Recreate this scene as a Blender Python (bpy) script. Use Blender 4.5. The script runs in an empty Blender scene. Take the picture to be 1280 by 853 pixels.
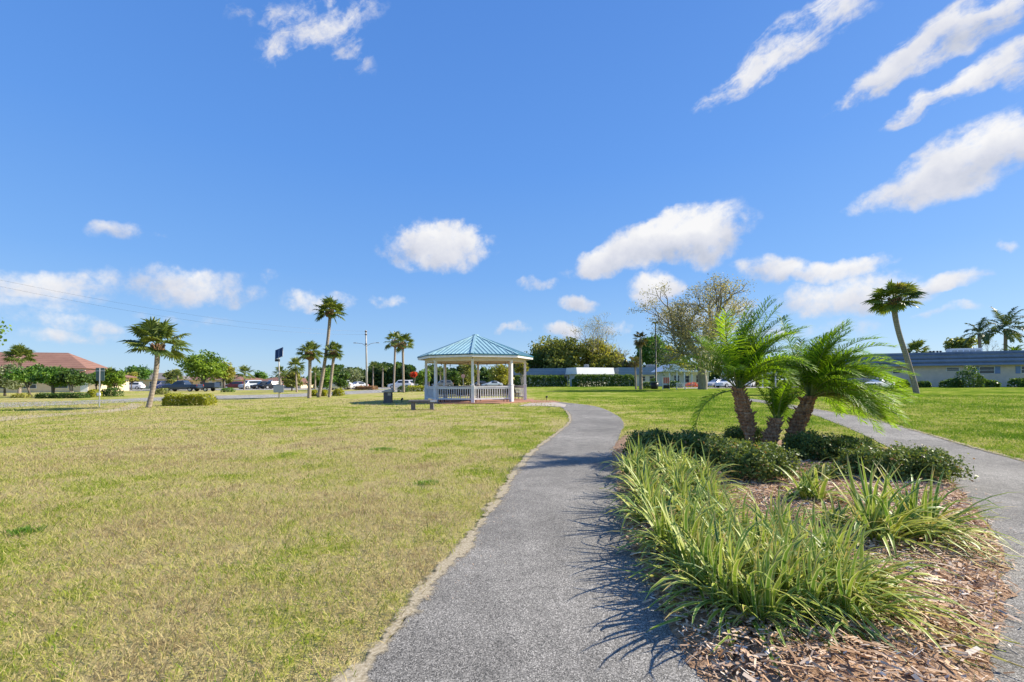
import bpy, math, random
import numpy as np
from mathutils import Vector, Matrix
R = math.radians
rng = np.random.default_rng(7)
random.seed(7)
sc = bpy.context.scene
COL = sc.collection

# ------------------------------------------------------------------ camera
F = 560.0; HX, HY = 640.0, 477.0; CH = 1.3; ROLL = -0.0065
CAMM = Matrix.Rotation(R(90), 4, 'X') @ Matrix.Rotation(ROLL, 4, 'Z')
cd = bpy.data.cameras.new('camera'); cam = bpy.data.objects.new('camera', cd); COL.objects.link(cam)
cam.matrix_world = Matrix.Translation((0, 0, CH)) @ CAMM
cd.sensor_width = 36; cd.lens = F / 1280 * 36; cd.shift_y = (HY - 426.5) / 1280
cd.clip_start = 0.05; cd.clip_end = 6000
sc.camera = cam
M3 = CAMM.to_3x3()

def ray(px, py):
    return M3 @ Vector(((px - HX) / F, (HY - py) / F, -1.0))
def G(px, py, z=0.0):
    """ground point seen at a photo pixel"""
    r = ray(px, py); t = (z - CH) / r.z
    return Vector((r.x * t, r.y * t, z))
def At(px, py, D):
    r = ray(px, py); t = D / r.y
    return Vector((r.x * t, D, CH + r.z * t))
def Gd(px, D):
    p = At(px, 477, D); p.z = 0
    return p
def Zat(px, py, D):
    return At(px, py, D).z

# ------------------------------------------------------------------ materials
def nmat(name):
    m = bpy.data.materials.new(name); m.use_nodes = True
    nt = m.node_tree; nt.nodes.clear()
    out = nt.nodes.new('ShaderNodeOutputMaterial')
    return m, nt, out
def N(nt, t, **kw):
    n = nt.nodes.new(t)
    for k, v in kw.items(): setattr(n, k, v)
    return n
def ramp(nt, stops, interp='LINEAR'):
    n = nt.nodes.new('ShaderNodeValToRGB'); cr = n.color_ramp; cr.interpolation = interp
    while len(cr.elements) > 1: cr.elements.remove(cr.elements[-1])
    cr.elements[0].position = stops[0][0]; cr.elements[0].color = (*stops[0][1], 1)
    for p, c in stops[1:]:
        e = cr.elements.new(p); e.color = (*c, 1)
    return n
def noise(nt, vec, scale, detail=3, rough=.55):
    n = N(nt, 'ShaderNodeTexNoise'); n.inputs['Scale'].default_value = scale
    n.inputs['Detail'].default_value = detail; n.inputs['Roughness'].default_value = rough
    if vec is not None: nt.links.new(vec, n.inputs['Vector'])
    return n
def math_(nt, op, a, b=None, clamp=False):
    n = N(nt, 'ShaderNodeMath', operation=op); n.use_clamp = clamp
    for i, v in enumerate((a, b)):
        if v is None: continue
        if isinstance(v, (int, float)): n.inputs[i].default_value = v
        else: nt.links.new(v, n.inputs[i])
    return n.outputs[0]
def vmath(nt, op, a, b=None):
    n = N(nt, 'ShaderNodeVectorMath', operation=op)
    for i, v in enumerate((a, b)):
        if v is None: continue
        if isinstance(v, (tuple, list, Vector)): n.inputs[i].default_value = tuple(v)
        else: nt.links.new(v, n.inputs[i])
    return n
def mixc(nt, fac, a, b, blend='MIX'):
    n = N(nt, 'ShaderNodeMix', data_type='RGBA', blend_type=blend)
    for i, v in ((0, fac), (6, a), (7, b)):
        if isinstance(v, (int, float)): n.inputs[i].default_value = v
        elif isinstance(v, tuple): n.inputs[i].default_value = (*v, 1)
        else: nt.links.new(v, n.inputs[i])
    return n.outputs[2]
def bsdf(nt, out, color, rough=.8, bump=None, bumpd=.02, bstr=.6, spec=.3, metal=0.0):
    b = N(nt, 'ShaderNodeBsdfPrincipled')
    b.inputs['Roughness'].default_value = rough; b.inputs['Specular IOR Level'].default_value = spec
    b.inputs['Metallic'].default_value = metal
    if isinstance(color, tuple): b.inputs['Base Color'].default_value = (*color, 1)
    else: nt.links.new(color, b.inputs['Base Color'])
    if bump is not None:
        bp = N(nt, 'ShaderNodeBump'); bp.inputs['Distance'].default_value = bumpd; bp.inputs['Strength'].default_value = bstr
        nt.links.new(bump, bp.inputs['Height']); nt.links.new(bp.outputs[0], b.inputs['Normal'])
    nt.links.new(b.outputs[0], out.inputs[0])
    return b
def geo_pos(nt): return N(nt, 'ShaderNodeNewGeometry').outputs['Position']
def obj_pos(nt): return N(nt, 'ShaderNodeTexCoord').outputs['Object']

def plain(name, c, rough=.6, var=.12, scale=3.0, spec=.3, metal=0.0, bump=0):
    """painted / plain surface with a little natural mottling"""
    m, nt, out = nmat(name)
    n = noise(nt, obj_pos(nt), scale, 4)
    lo = tuple(max(0, x * (1 - var)) for x in c); hi = tuple(min(1, x * (1 + var)) for x in c)
    r = ramp(nt, [(.3, lo), (.7, hi)]); nt.links.new(n.outputs[0], r.inputs[0])
    bsdf(nt, out, r.outputs[0], rough, n.outputs[0] if bump else None, bump or .01, .5, spec, metal)
    return m

def leafmat(name, stops, trans=.3, rough=.45, spec=.35):
    m, nt, out = nmat(name)
    a = N(nt, 'ShaderNodeAttribute', attribute_name='tint')
    r = ramp(nt, stops); nt.links.new(a.outputs['Fac'], r.inputs[0])
    b = N(nt, 'ShaderNodeBsdfPrincipled'); b.inputs['Roughness'].default_value = rough
    b.inputs['Specular IOR Level'].default_value = spec
    nt.links.new(r.outputs[0], b.inputs['Base Color'])
    t = N(nt, 'ShaderNodeBsdfTranslucent')
    tc = mixc(nt, 1.0, r.outputs[0], (1.5, 1.45, .6), 'MULTIPLY'); nt.links.new(tc, t.inputs[0])
    mx = N(nt, 'ShaderNodeMixShader'); mx.inputs[0].default_value = trans
    nt.links.new(b.outputs[0], mx.inputs[1]); nt.links.new(t.outputs[0], mx.inputs[2])
    nt.links.new(mx.outputs[0], out.inputs[0])
    return m

# lawn colour: one node group used by the soil sheet and by the blades
lg = bpy.data.node_groups.new('lawn_colour', 'ShaderNodeTree')
lg.interface.new_socket('Random', in_out='INPUT', socket_type='NodeSocketFloat')
lg.interface.new_socket('Color', in_out='OUTPUT', socket_type='NodeSocketColor')
def build_lawn(nt):
    gi = N(nt, 'NodeGroupInput'); go = N(nt, 'NodeGroupOutput')
    p = geo_pos(nt)
    mp = N(nt, 'ShaderNodeMapping'); mp.inputs['Scale'].default_value = (1, 1.0, 0); nt.links.new(p, mp.inputs[0])
    v = mp.outputs[0]
    n1 = noise(nt, v, .16, 3, .5).outputs[0]; n2 = noise(nt, v, 1.05, 5, .62).outputs[0]; n3 = noise(nt, v, 5.0, 3, .6).outputs[0]
    sx = N(nt, 'ShaderNodeSeparateXYZ'); nt.links.new(p, sx.inputs[0])
    # the right hand lawns are watered and greener than the left one
    mr = N(nt, 'ShaderNodeMapRange'); nt.links.new(sx.outputs[0], mr.inputs[0])
    mr.inputs[1].default_value = -3; mr.inputs[2].default_value = 9; mr.inputs[3].default_value = 0; mr.inputs[4].default_value = .37
    mr2 = N(nt, 'ShaderNodeMapRange'); nt.links.new(sx.outputs[1], mr2.inputs[0])
    mr2.inputs[1].default_value = 3; mr2.inputs[2].default_value = 16; mr2.inputs[3].default_value = -.03; mr2.inputs[4].default_value = .07
    s = math_(nt, 'MULTIPLY', math_(nt, 'SUBTRACT', n1, .5), 1.1)
    s = math_(nt, 'ADD', s, math_(nt, 'MULTIPLY', math_(nt, 'SUBTRACT', n2, .5), 1.75))
    s = math_(nt, 'ADD', s, math_(nt, 'MULTIPLY', math_(nt, 'SUBTRACT', n3, .5), .6))
    s = math_(nt, 'ADD', s, math_(nt, 'MULTIPLY', math_(nt, 'SUBTRACT', gi.outputs[0], .5), 1.05))
    s = math_(nt, 'ADD', s, mr.outputs[0]); s = math_(nt, 'ADD', s, mr2.outputs[0])
    s = math_(nt, 'ADD', s, .39, True)
    r = ramp(nt, [(.0, (.33, .255, .125)), (.13, (.49, .39, .19)), (.28, (.60, .50, .245)), (.44, (.555, .495, .185)), (.60, (.385, .405, .068)), (.78, (.22, .325, .022)), (1, (.09, .19, .01))])
    nt.links.new(s, r.inputs[0]); nt.links.new(r.outputs[0], go.inputs[0])
build_lawn(lg)
def mat_lawn():
    m, nt, out = nmat('lawn_soil')
    g = N(nt, 'ShaderNodeGroup'); g.node_tree = lg
    p = geo_pos(nt); n = noise(nt, p, 22, 4, .7); nt.links.new(n.outputs[0], g.inputs[0])
    n2 = noise(nt, p, 60, 3, .7)
    h = math_(nt, 'ADD', n.outputs[0], n2.outputs[0])
    dk = mixc(nt, .24, g.outputs[0], (.10, .08, .04)); bsdf(nt, out, dk, .95, h, .05, .6, .0)
    return m
def mat_blade():
    m, nt, out = nmat('grass_blade')
    g = N(nt, 'ShaderNodeGroup'); g.node_tree = lg
    a = N(nt, 'ShaderNodeAttribute', attribute_name='tint'); nt.links.new(a.outputs['Fac'], g.inputs[0])
    b = N(nt, 'ShaderNodeBsdfPrincipled'); b.inputs['Roughness'].default_value = .7; b.inputs['Specular IOR Level'].default_value = .06
    nt.links.new(g.outputs[0], b.inputs['Base Color'])
    t = N(nt, 'ShaderNodeBsdfTranslucent'); nt.links.new(g.outputs[0], t.inputs[0])
    mx = N(nt, 'ShaderNodeMixShader'); mx.inputs[0].default_value = .4
    nt.links.new(b.outputs[0], mx.inputs[1]); nt.links.new(t.outputs[0], mx.inputs[2]); nt.links.new(mx.outputs[0], out.inputs[0])
    return m
def mat_asphalt(name, base=.19):
    m, nt, out = nmat(name)
    p = geo_pos(nt)
    big = noise(nt, p, .55, 4, .6); mid = noise(nt, p, 4, 4, .6)
    vo = N(nt, 'ShaderNodeTexVoronoi'); vo.inputs['Scale'].default_value = 190; nt.links.new(p, vo.inputs['Vector'])
    fine = noise(nt, p, 160, 2, .7)
    st = ramp(nt, [(0, (base * .28, base * .27, base * .25)), (.45, (base, base * .94, base * .83)), (.75, (base * 1.6, base * 1.5, base * 1.33)), (1, (base * 3.0, base * 2.82, base * 2.5))])
    bw = N(nt, 'ShaderNodeRGBToBW'); nt.links.new(vo.outputs['Color'], bw.inputs[0])
    f = math_(nt, 'ADD', math_(nt, 'MULTIPLY', bw.outputs[0], 1.1), math_(nt, 'MULTIPLY', math_(nt, 'SUBTRACT', fine.outputs[0], .5), .9))
    f = math_(nt, 'ADD', f, math_(nt, 'MULTIPLY', math_(nt, 'SUBTRACT', big.outputs[0], .5), .75))
    f = math_(nt, 'ADD', f, math_(nt, 'MULTIPLY', math_(nt, 'SUBTRACT', mid.outputs[0], .5), .38))
    f = math_(nt, 'ADD', f, -.09, True)
    nt.links.new(f, st.inputs[0])
    h = math_(nt, 'ADD', bw.outputs[0], fine.outputs[0])
    bsdf(nt, out, st.outputs[0], .85, h, .004, .5, .25)
    return m
def mat_noise2(name, stops, scale, bumpd=.02, rough=.9, detail=5):
    m, nt, out = nmat(name)
    n = noise(nt, geo_pos(nt), scale, detail, .65)
    r = ramp(nt, stops); nt.links.new(n.outputs[0], r.inputs[0])
    bsdf(nt, out, r.outputs[0], rough, n.outputs[0], bumpd, .7, .15)
    return m
def mat_brick(name, c1, c2, mortar, scale=6):
    m, nt, out = nmat(name)
    b = N(nt, 'ShaderNodeTexBrick'); b.inputs['Scale'].default_value = scale
    b.inputs['Color1'].default_value = (*c1, 1); b.inputs['Color2'].default_value = (*c2, 1); b.inputs['Mortar'].default_value = (*mortar, 1)
    b.inputs['Mortar Size'].default_value = .012
    nt.links.new(obj_pos(nt), b.inputs['Vector'])
    n = noise(nt, obj_pos(nt), 5, 3)
    c = mixc(nt, n.outputs[0], b.outputs[0], (.3, .16, .11)); bsdf(nt, out, c, .85, b.outputs['Fac'], -.004, .5)
    return m
def mat_bands(name, c, dark, step, axis=2):
    """shingle or shake courses: bands along one axis with random breaks"""
    m, nt, out = nmat(name)
    p = obj_pos(nt); s = N(nt, 'ShaderNodeSeparateXYZ'); nt.links.new(p, s.inputs[0])
    fr = math_(nt, 'FRACT', math_(nt, 'DIVIDE', s.outputs[axis], step))
    n = noise(nt, p, 2.5, 5, .7); n2 = noise(nt, p, .5, 2)
    f = math_(nt, 'ADD', math_(nt, 'MULTIPLY', fr, .55), math_(nt, 'MULTIPLY', n.outputs[0], .5))
    f = math_(nt, 'ADD', f, math_(nt, 'MULTIPLY', math_(nt, 'SUBTRACT', n2.outputs[0], .5), .5), True)
    r = ramp(nt, [(.15, dark), (.75, c)]); nt.links.new(f, r.inputs[0])
    bsdf(nt, out, r.outputs[0], .85, fr, .03, .6, .2)
    return m
def mat_bark(name, stops, ring=0.0, scale=14):
    m, nt, out = nmat(name)
    p = obj_pos(nt)
    mp = N(nt, 'ShaderNodeMapping'); mp.inputs['Scale'].default_value = (1, 1, .35); nt.links.new(p, mp.inputs[0])
    n = noise(nt, mp.outputs[0], scale, 5, .7); f = n.outputs[0]
    if ring:
        s = N(nt, 'ShaderNodeSeparateXYZ'); nt.links.new(p, s.inputs[0])
        fr = math_(nt, 'FRACT', math_(nt, 'DIVIDE', s.outputs[2], ring))
        f = math_(nt, 'ADD', math_(nt, 'MULTIPLY', f, .8), math_(nt, 'MULTIPLY', fr, .22))
    r = ramp(nt, stops); nt.links.new(f, r.inputs[0])
    bsdf(nt, out, r.outputs[0], .9, f, .03, .8, .15)
    return m

MT = {}
MT['lawn'] = mat_lawn(); MT['blade'] = mat_blade()
MT['asphalt'] = mat_asphalt('path_asphalt', .19); MT['road'] = mat_asphalt('road_asphalt', .27)
MT['sand'] = mat_noise2('dry_sand', [(.3, (.27, .21, .13)), (.5, (.45, .37, .25)), (.7, (.62, .54, .41))], 18, .03)
MT['mulch'] = mat_noise2('mulch_bed', [(.25, (.13, .07, .038)), (.5, (.38, .24, .145)), (.75, (.54, .38, .26))], 32, .05)
MT['concrete'] = mat_noise2('pale_concrete', [(.25, (.40, .34, .29)), (.75, (.52, .45, .38))], 6, .01)
MT['brickpad'] = mat_brick('brick_paving', (.42, .19, .12), (.50, .25, .16), (.45, .36, .29), 5)
MT['white'] = plain('white_paint', (.76, .75, .74), .5, .10, 3)
MT['beam'] = plain('cream_paint', (.66, .60, .50), .55, .07, 2)
MT['teal'] = plain('teal_metal_roof', (.25, .415, .465), .5, .13, 1.2, .4, .0)
MT['tealrib'] = plain('teal_metal_rib', (.29, .46, .51), .5, .1, 1.2, .4, .0)
MT['tealedge'] = plain('dark_teal_edge', (.035, .13, .17), .4, .08)
MT['darkwood'] = plain('dark_bench_slat', (.06, .045, .04), .6, .2)
MT['black'] = plain('black_metal', (.02, .02, .022), .4, .1)
MT['stone'] = plain('grey_stone', (.17, .155, .15), .85, .2, 8, .2, 0, .01)
MT['stonelight'] = plain('tan_stone', (.52, .43, .32), .85, .15, 8, .2, 0, .01)
MT['stonedark'] = plain('brown_grey_stone', (.17, .14, .125), .9, .2, 9, .2, 0, .01)
MT['galv'] = plain('galvanised_metal', (.42, .43, .43), .4, .1, 4, .5, .5)
MT['polewood'] = mat_bark('pale_pole', [(.3, (.36, .34, .31)), (.7, (.55, .52, .48))], 0, 5)
MT['solar'] = plain('solar_cells', (.018, .02, .05), .15, .3, 6, .6)
MT['signgreen'] = plain('sign_back_grey', (.10, .16, .15), .5, .15)
MT['red'] = plain('red_paint', (.55, .06, .05), .5, .1)
MT['orange'] = plain('orange_paint', (.75, .14, .04), .5, .1)
MT['glass'] = plain('dark_window_glass', (.03, .04, .05), .08, .2, 2, .6)
MT['tyre'] = plain('tyre_rubber', (.02, .02, .02), .8)
MT['rim'] = plain('wheel_rim', (.55, .55, .56), .3, .05, 3, .5, .6)
MT['cream'] = plain('cream_stucco', (.74, .60, .40), .9, .08, 1.5, .15, 0, .02)
MT['creamtrim'] = plain('cream_trim', (.76, .68, .5), .7, .05)
MT['tanwall'] = plain('tan_stucco', (.68, .545, .45), .9, .08, 1.5, .15, 0, .02)
MT['whitewall'] = plain('pale_stucco', (.72, .68, .60), .9, .06, 1.5, .15, 0, .02)
MT['brownroof'] = mat_bands('red_brown_shingle', (.30, .165, .125), (.17, .09, .07), .35)
MT['brownroof2'] = mat_bands('brown_shingle', (.27, .145, .11), (.15, .08, .06), .3)
MT['greyroof'] = mat_bands('grey_shingle', (.25, .22, .20), (.14, .12, .11), .3)
MT['blueroof'] = mat_bands('blue_grey_shake', (.27, .29, .335), (.10, .11, .135), .72)
MT['slateroof'] = mat_bands('slate_shake', (.30, .36, .42), (.17, .21, .25), .4)
MT['whitefascia'] = plain('white_metal_fascia', (.80, .80, .78), .5, .05, 1)
MT['shutter'] = plain('blue_shutter', (.20, .28, .48), .6, .1)
MT['sabaltrunk'] = mat_bark('palm_trunk_bark', [(.25, (.16, .125, .10)), (.55, (.34, .28, .22)), (.8, (.48, .41, .33))], .16, 12)
MT['boots'] = mat_bark('palm_boots', [(.25, (.085, .05, .03)), (.55, (.24, .15, .085)), (.8, (.42, .29, .17))], .0, 16)
MT['datetrunk'] = mat_bark('date_palm_trunk', [(.25, (.08, .045, .028)), (.5, (.40, .22, .12)), (.72, (.66, .43, .27))], .0, 22)
MT['bark'] = mat_bark('tree_bark', [(.25, (.07, .06, .05)), (.55, (.17, .145, .12)), (.8, (.28, .245, .21))], 0, 7)
MT['paletwig'] = mat_bark('pale_bark', [(.25, (.17, .15, .125)), (.55, (.29, .26, .22)), (.8, (.42, .38, .33))], 0, 6)
MT['sabal'] = leafmat('cabbage_palm_leaf', [(0, (.05, .085, .022)), (.5, (.125, .175, .036)), (.85, (.24, .27, .06)), (1, (.36, .29, .11))], .3, .42, .4)
MT['date'] = leafmat('date_palm_leaflet', [(0, (.07, .14, .012)), (.5, (.17, .31, .018)), (.9, (.28, .42, .03)), (1, (.36, .42, .06))], .45, .5, .22)
MT['dategrey'] = leafmat('queen_palm_leaflet', [(0, (.04, .065, .025)), (.6, (.09, .13, .042)), (1, (.18, .2, .07))], .25, .45, .3)
MT['rachis'] = plain('frond_rachis', (.16, .21, .05), .5, .15)
MT['stemtwig'] = plain('shrub_stem', (.09, .065, .045), .8, .2)
MT['box'] = leafmat('dark_glossy_leaf', [(0, (.04, .075, .026)), (.5, (.095, .16, .042)), (.85, (.2, .26, .07)), (.96, (.2, .22, .06)), (1, (.28, .18, .08))], .25, .5, .25)
MT['boxlight'] = leafmat('olive_glossy_leaf', [(0, (.06, .095, .03)), (.5, (.15, .21, .055)), (.85, (.28, .32, .09)), (.95, (.28, .26, .08)), (1, (.36, .2, .1))], .25, .5, .25)
FOL = {
 'olive': leafmat('olive_foliage', [(0, (0.073, 0.095, 0.026)), (.5, (0.209, 0.240, 0.058)), (1, (0.419, 0.398, 0.105))], .36),
 'dark': leafmat('dark_foliage', [(0, (0.029, 0.062, 0.018)), (.5, (0.081, 0.152, 0.036)), (1, (0.197, 0.267, 0.062))], .36),
 'bright': leafmat('bright_foliage', [(0, (0.062, 0.116, 0.019)), (.5, (0.171, 0.279, 0.034)), (1, (0.341, 0.434, 0.054))], .38),
 'green': leafmat('mid_foliage', [(0, (0.043, 0.098, 0.020)), (.5, (0.107, 0.232, 0.032)), (1, (0.250, 0.375, 0.062))], .38),
 'yellow': leafmat('yellow_foliage', [(0, (.16, .19, .016)), (.5, (.32, .34, .025)), (1, (.50, .46, .05))], .38),
 'ygreen': leafmat('yellow_green_foliage', [(0, (0.112, 0.131, 0.026)), (.5, (0.317, 0.317, 0.055)), (1, (0.521, 0.466, 0.112))], .38),
 'grey': leafmat('grey_green_foliage', [(0, (0.078, 0.101, 0.054)), (.5, (0.178, 0.217, 0.109)), (1, (0.326, 0.357, 0.202))], .36),
 'autumn': leafmat('autumn_foliage', [(0, (.13, .085, .02)), (.5, (.30, .17, .045)), (1, (.42, .29, .07))], .38),
 'redflower': leafmat('red_blossom', [(0, (.5, .05, .02)), (.5, (.75, .09, .03)), (1, (.85, .18, .05))], .2),
 'sparse': leafmat('winter_foliage', [(0, (0.155, 0.147, 0.078)), (.5, (0.310, 0.279, 0.132)), (1, (0.496, 0.419, 0.202))], .38),
 'moss': leafmat('grey_moss', [(0, (0.132, 0.147, 0.093)), (.5, (0.256, 0.279, 0.178)), (1, (0.403, 0.419, 0.279))], .36),
 'brownplant': leafmat('brown_bedding', [(0, (0.124, 0.070, 0.039)), (.5, (0.310, 0.171, 0.093)), (1, (0.496, 0.310, 0.155))], .2),
}
def mat_flax():
    m, nt, out = nmat('striped_flax_leaf')
    a = N(nt, 'ShaderNodeAttribute', attribute_name='tint'); u = N(nt, 'ShaderNodeAttribute', attribute_name='across')
    g = ramp(nt, [(0, (.05, .125, .022)), (.25, (.13, .25, .03)), (.55, (.30, .41, .042)), (.85, (.52, .53, .07)), (.95, (.48, .37, .1)), (1, (.44, .3, .15))]); nt.links.new(a.outputs['Fac'], g.inputs[0])
    e = ramp(nt, [(0, (.34, .44, .19)), (.5, (.60, .61, .18)), (.9, (.72, .66, .24)), (1, (.55, .4, .2))]); nt.links.new(a.outputs['Fac'], e.inputs[0])
    k = N(nt, 'ShaderNodeMapRange'); nt.links.new(u.outputs['Fac'], k.inputs[0]); k.inputs[1].default_value = .58; k.inputs[2].default_value = .75
    c = mixc(nt, k.outputs[0], g.outputs[0], e.outputs[0])
    b = N(nt, 'ShaderNodeBsdfPrincipled'); b.inputs['Roughness'].default_value = .45; b.inputs['Specular IOR Level'].default_value = .35
    nt.links.new(c, b.inputs['Base Color'])
    t = N(nt, 'ShaderNodeBsdfTranslucent'); nt.links.new(c, t.inputs[0])
    mx = N(nt, 'ShaderNodeMixShader'); mx.inputs[0].default_value = .3
    nt.links.new(b.outputs[0], mx.inputs[1]); nt.links.new(t.outputs[0], mx.inputs[2]); nt.links.new(mx.outputs[0], out.inputs[0])
    return m
MT['flax'] = mat_flax()
MT['deadpalm'] = leafmat('dead_palm_leaf', [(0, (.09, .07, .035)), (.6, (.19, .15, .07)), (1, (.22, .24, .08))], .25, .6, .2)
MT['chip'] = leafmat('wood_chip', [(0, (.13, .065, .03)), (.2, (.38, .215, .11)), (.5, (.58, .39, .25)), (.8, (.70, .53, .38)), (1, (.80, .70, .58))], 0, .8, .15)
MT['soilshadow'] = plain('dark_soil', (.05, .035, .025), .95, .3, 12)

# ------------------------------------------------------------------ mesh helpers
def link(o, parent=None):
    COL.objects.link(o)
    if parent is not None: o.parent = parent
    return o
def npmesh(name, V, Fc, mat, parent=None, tint=None, across=None, smooth=False, loc=None):
    """mesh from numpy arrays; all faces have the same vertex count"""
    V = np.asarray(V, dtype=np.float32).reshape(-1, 3); Fc = np.asarray(Fc, dtype=np.int32)
    k = Fc.shape[1]; nf = len(Fc)
    me = bpy.data.meshes.new(name)
    me.vertices.add(len(V)); me.vertices.foreach_set('co', V.ravel())
    me.loops.add(nf * k); me.loops.foreach_set('vertex_index', Fc.ravel())
    me.polygons.add(nf); me.polygons.foreach_set('loop_start', np.arange(0, nf * k, k, dtype=np.int32))
    me.polygons.foreach_set('loop_total', np.full(nf, k, dtype=np.int32))
    if smooth: me.polygons.foreach_set('use_smooth', np.ones(nf, dtype=bool))
    me.update(calc_edges=True)
    if tint is not None:
        a = me.attributes.new('tint', 'FLOAT', 'FACE'); a.data.foreach_set('value', np.asarray(tint, dtype=np.float32))
    if across is not None:
        a = me.attributes.new('across', 'FLOAT', 'POINT'); a.data.foreach_set('value', np.asarray(across, dtype=np.float32))
    me.materials.append(mat)
    o = bpy.data.objects.new(name, me)
    if loc is not None: o.location = loc
    return link(o, parent)

class MB:
    def __init__(s): s.v = []; s.f = []
    def add(s, vs, fs):
        b = len(s.v); s.v += [tuple(v) for v in vs]; s.f += [tuple(i + b for i in f) for f in fs]; return s
    def box(s, c, sz, M=None):
        x, y, z = (q / 2 for q in sz); c = Vector(c)
        vs = [Vector((a * x, b * y, d * z)) for d in (-1, 1) for b in (-1, 1) for a in (-1, 1)]
        vs = [c + (M @ v if M else v) for v in vs]
        return s.add(vs, [(0, 2, 3, 1), (4, 5, 7, 6), (0, 1, 5, 4), (2, 6, 7, 3), (0, 4, 6, 2), (1, 3, 7, 5)])
    def beam(s, a, b, w, h, up=(0, 0, 1)):
        a, b = Vector(a), Vector(b); d = (b - a); L = d.length; d.normalize()
        sd = d.cross(Vector(up)); sd.normalize(); u = sd.cross(d)
        M = Matrix((d, sd, u)).transposed()
        return s.box((a + b) / 2, (L, w, h), M)
    def tube(s, pts, rad, n=8, cap=True):
        pts = [Vector(p) for p in pts]
        if isinstance(rad, (int, float)): rad = [rad] * len(pts)
        vs = []; ref = Vector((.31, .87, .12))
        for i, p in enumerate(pts):
            t = (pts[min(i + 1, len(pts) - 1)] - pts[max(i - 1, 0)]).normalized()
            a = t.cross(ref)
            if a.length < 1e-4: a = t.cross(Vector((1, 0, 0)))
            a.normalize(); b = t.cross(a)
            for k in range(n):
                an = 2 * math.pi * k / n; vs.append(p + (a * math.cos(an) + b * math.sin(an)) * rad[i])
        fs = [(i * n + k, i * n + (k + 1) % n, (i + 1) * n + (k + 1) % n, (i + 1) * n + k) for i in range(len(pts) - 1) for k in range(n)]
        if cap: fs += [tuple(range(n))[::-1], tuple((len(pts) - 1) * n + k for k in range(n))]
        return s.add(vs, fs)
    def lathe(s, prof, n=16, c=(0, 0, 0)):
        vs = [(c[0] + r * math.cos(2 * math.pi * k / n), c[1] + r * math.sin(2 * math.pi * k / n), c[2] + z) for r, z in prof for k in range(n)]
        m = len(prof)
        fs = [(i * n + k, i * n + (k + 1) % n, (i + 1) * n + (k + 1) % n, (i + 1) * n + k) for i in range(m - 1) for k in range(n)]
        fs += [tuple(range(n))[::-1], tuple((m - 1) * n + k for k in range(n))]
        return s.add(vs, fs)
    def build(s, name, mat, parent=None, smooth=False, bevel=0):
        me = bpy.data.meshes.new(name); me.from_pydata(s.v, [], s.f); me.update()
        me.materials.append(mat)
        if smooth:
            for p in me.polygons: p.use_smooth = True
        o = bpy.data.objects.new(name, me)
        if bevel:
            b = o.modifiers.new('bevel', 'BEVEL'); b.width = bevel; b.segments = 2; b.limit_method = 'ANGLE'
        return link(o, parent)

def tag(o, label, cat, group=None, kind=None):
    if label: o['label'] = label
    if cat: o['category'] = cat
    if group: o['group'] = group
    if kind: o['kind'] = kind
    return o
def struct(o): o['kind'] = 'structure'; return o
def thing(name, loc, label, cat, group=None, rz=0):
    o = bpy.data.objects.new(name, None); o.empty_display_size = .2
    o.location = loc; o.rotation_euler.z = rz
    link(o); return tag(o, label, cat, group)
def copy_tree(o, parent=None):
    c = o.copy(); COL.objects.link(c)
    if parent is not None: c.parent = parent
    for ch in list(o.children): copy_tree(ch, c)
    return c
def rand_unit(n):
    v = rng.normal(size=(n, 3)); return v / np.linalg.norm(v, axis=1)[:, None]
def leaf_quads(C, s, aspect=.55, nrm=None, nmix=.0):
    """rhombic leaf faces at centres C"""
    n = len(C); d = rand_unit(n)
    q = rand_unit(n)
    if nrm is not None:
        q = q * (1 - nmix) + nrm * nmix
    sd = np.cross(d, q); sd /= np.linalg.norm(sd, axis=1)[:, None] + 1e-9
    if nrm is not None:
        d = np.cross(sd, q); d /= np.linalg.norm(d, axis=1)[:, None] + 1e-9
    L = (s * rng.uniform(.65, 1.35, n))[:, None]
    V = np.stack([C - d * L * .5, C + sd * L * aspect * .5, C + d * L * .5, C - sd * L * aspect * .5], 1)
    Fc = np.arange(4 * n).reshape(n, 4)
    return V.reshape(-1, 3), Fc

# ------------------------------------------------------------------ ground
def catmull(P, step=4):
    P = [Vector(p) for p in P]; out = []
    for i in range(len(P) - 1):
        p0, p1, p2, p3 = P[max(i - 1, 0)], P[i], P[i + 1], P[min(i + 2, len(P) - 1)]
        for k in range(step):
            t = k / step
            out.append(.5 * ((2 * p1) + (p2 - p0) * t + (2 * p0 - 5 * p1 + 4 * p2 - p3) * t * t + (3 * p1 - p0 - 3 * p2 + p3) * t ** 3))
    out.append(P[-1]); return out
def resample(P, n):
    L = [0]
    for a, b in zip(P, P[1:]): L.append(L[-1] + (b - a).length)
    out = []
    for k in range(n):
        t = L[-1] * k / (n - 1); i = 0
        while i < len(P) - 2 and L[i + 1] < t: i += 1
        q = (t - L[i]) / max(1e-9, L[i + 1] - L[i]); out.append(P[i].lerp(P[i + 1], q))
    return out
def ribbon(name, A, B, z, mat, cross=4, jit=0.0):
    V = []; n = len(A)
    for a, b in zip(A, B):
        ja, jb = random.gauss(0, jit), random.gauss(0, jit)
        d = (b - a).normalized()
        for k in range(cross + 1):
            p = (a + d * ja).lerp(b + d * jb, k / cross); V.append((p.x, p.y, z))
    Fc = [(i * (cross + 1) + k, i * (cross + 1) + k + 1, (i + 1) * (cross + 1) + k + 1, (i + 1) * (cross + 1) + k) for i in range(n - 1) for k in range(cross)]
    return struct(npmesh(name, V, Fc, mat))

gs = 3000
npmesh('ground', [(-gs, -40, 0), (gs, -40, 0), (gs, gs, 0), (-gs, gs, 0)], [(0, 1, 2, 3)], MT['lawn'])
struct(bpy.data.objects['ground'])

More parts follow.
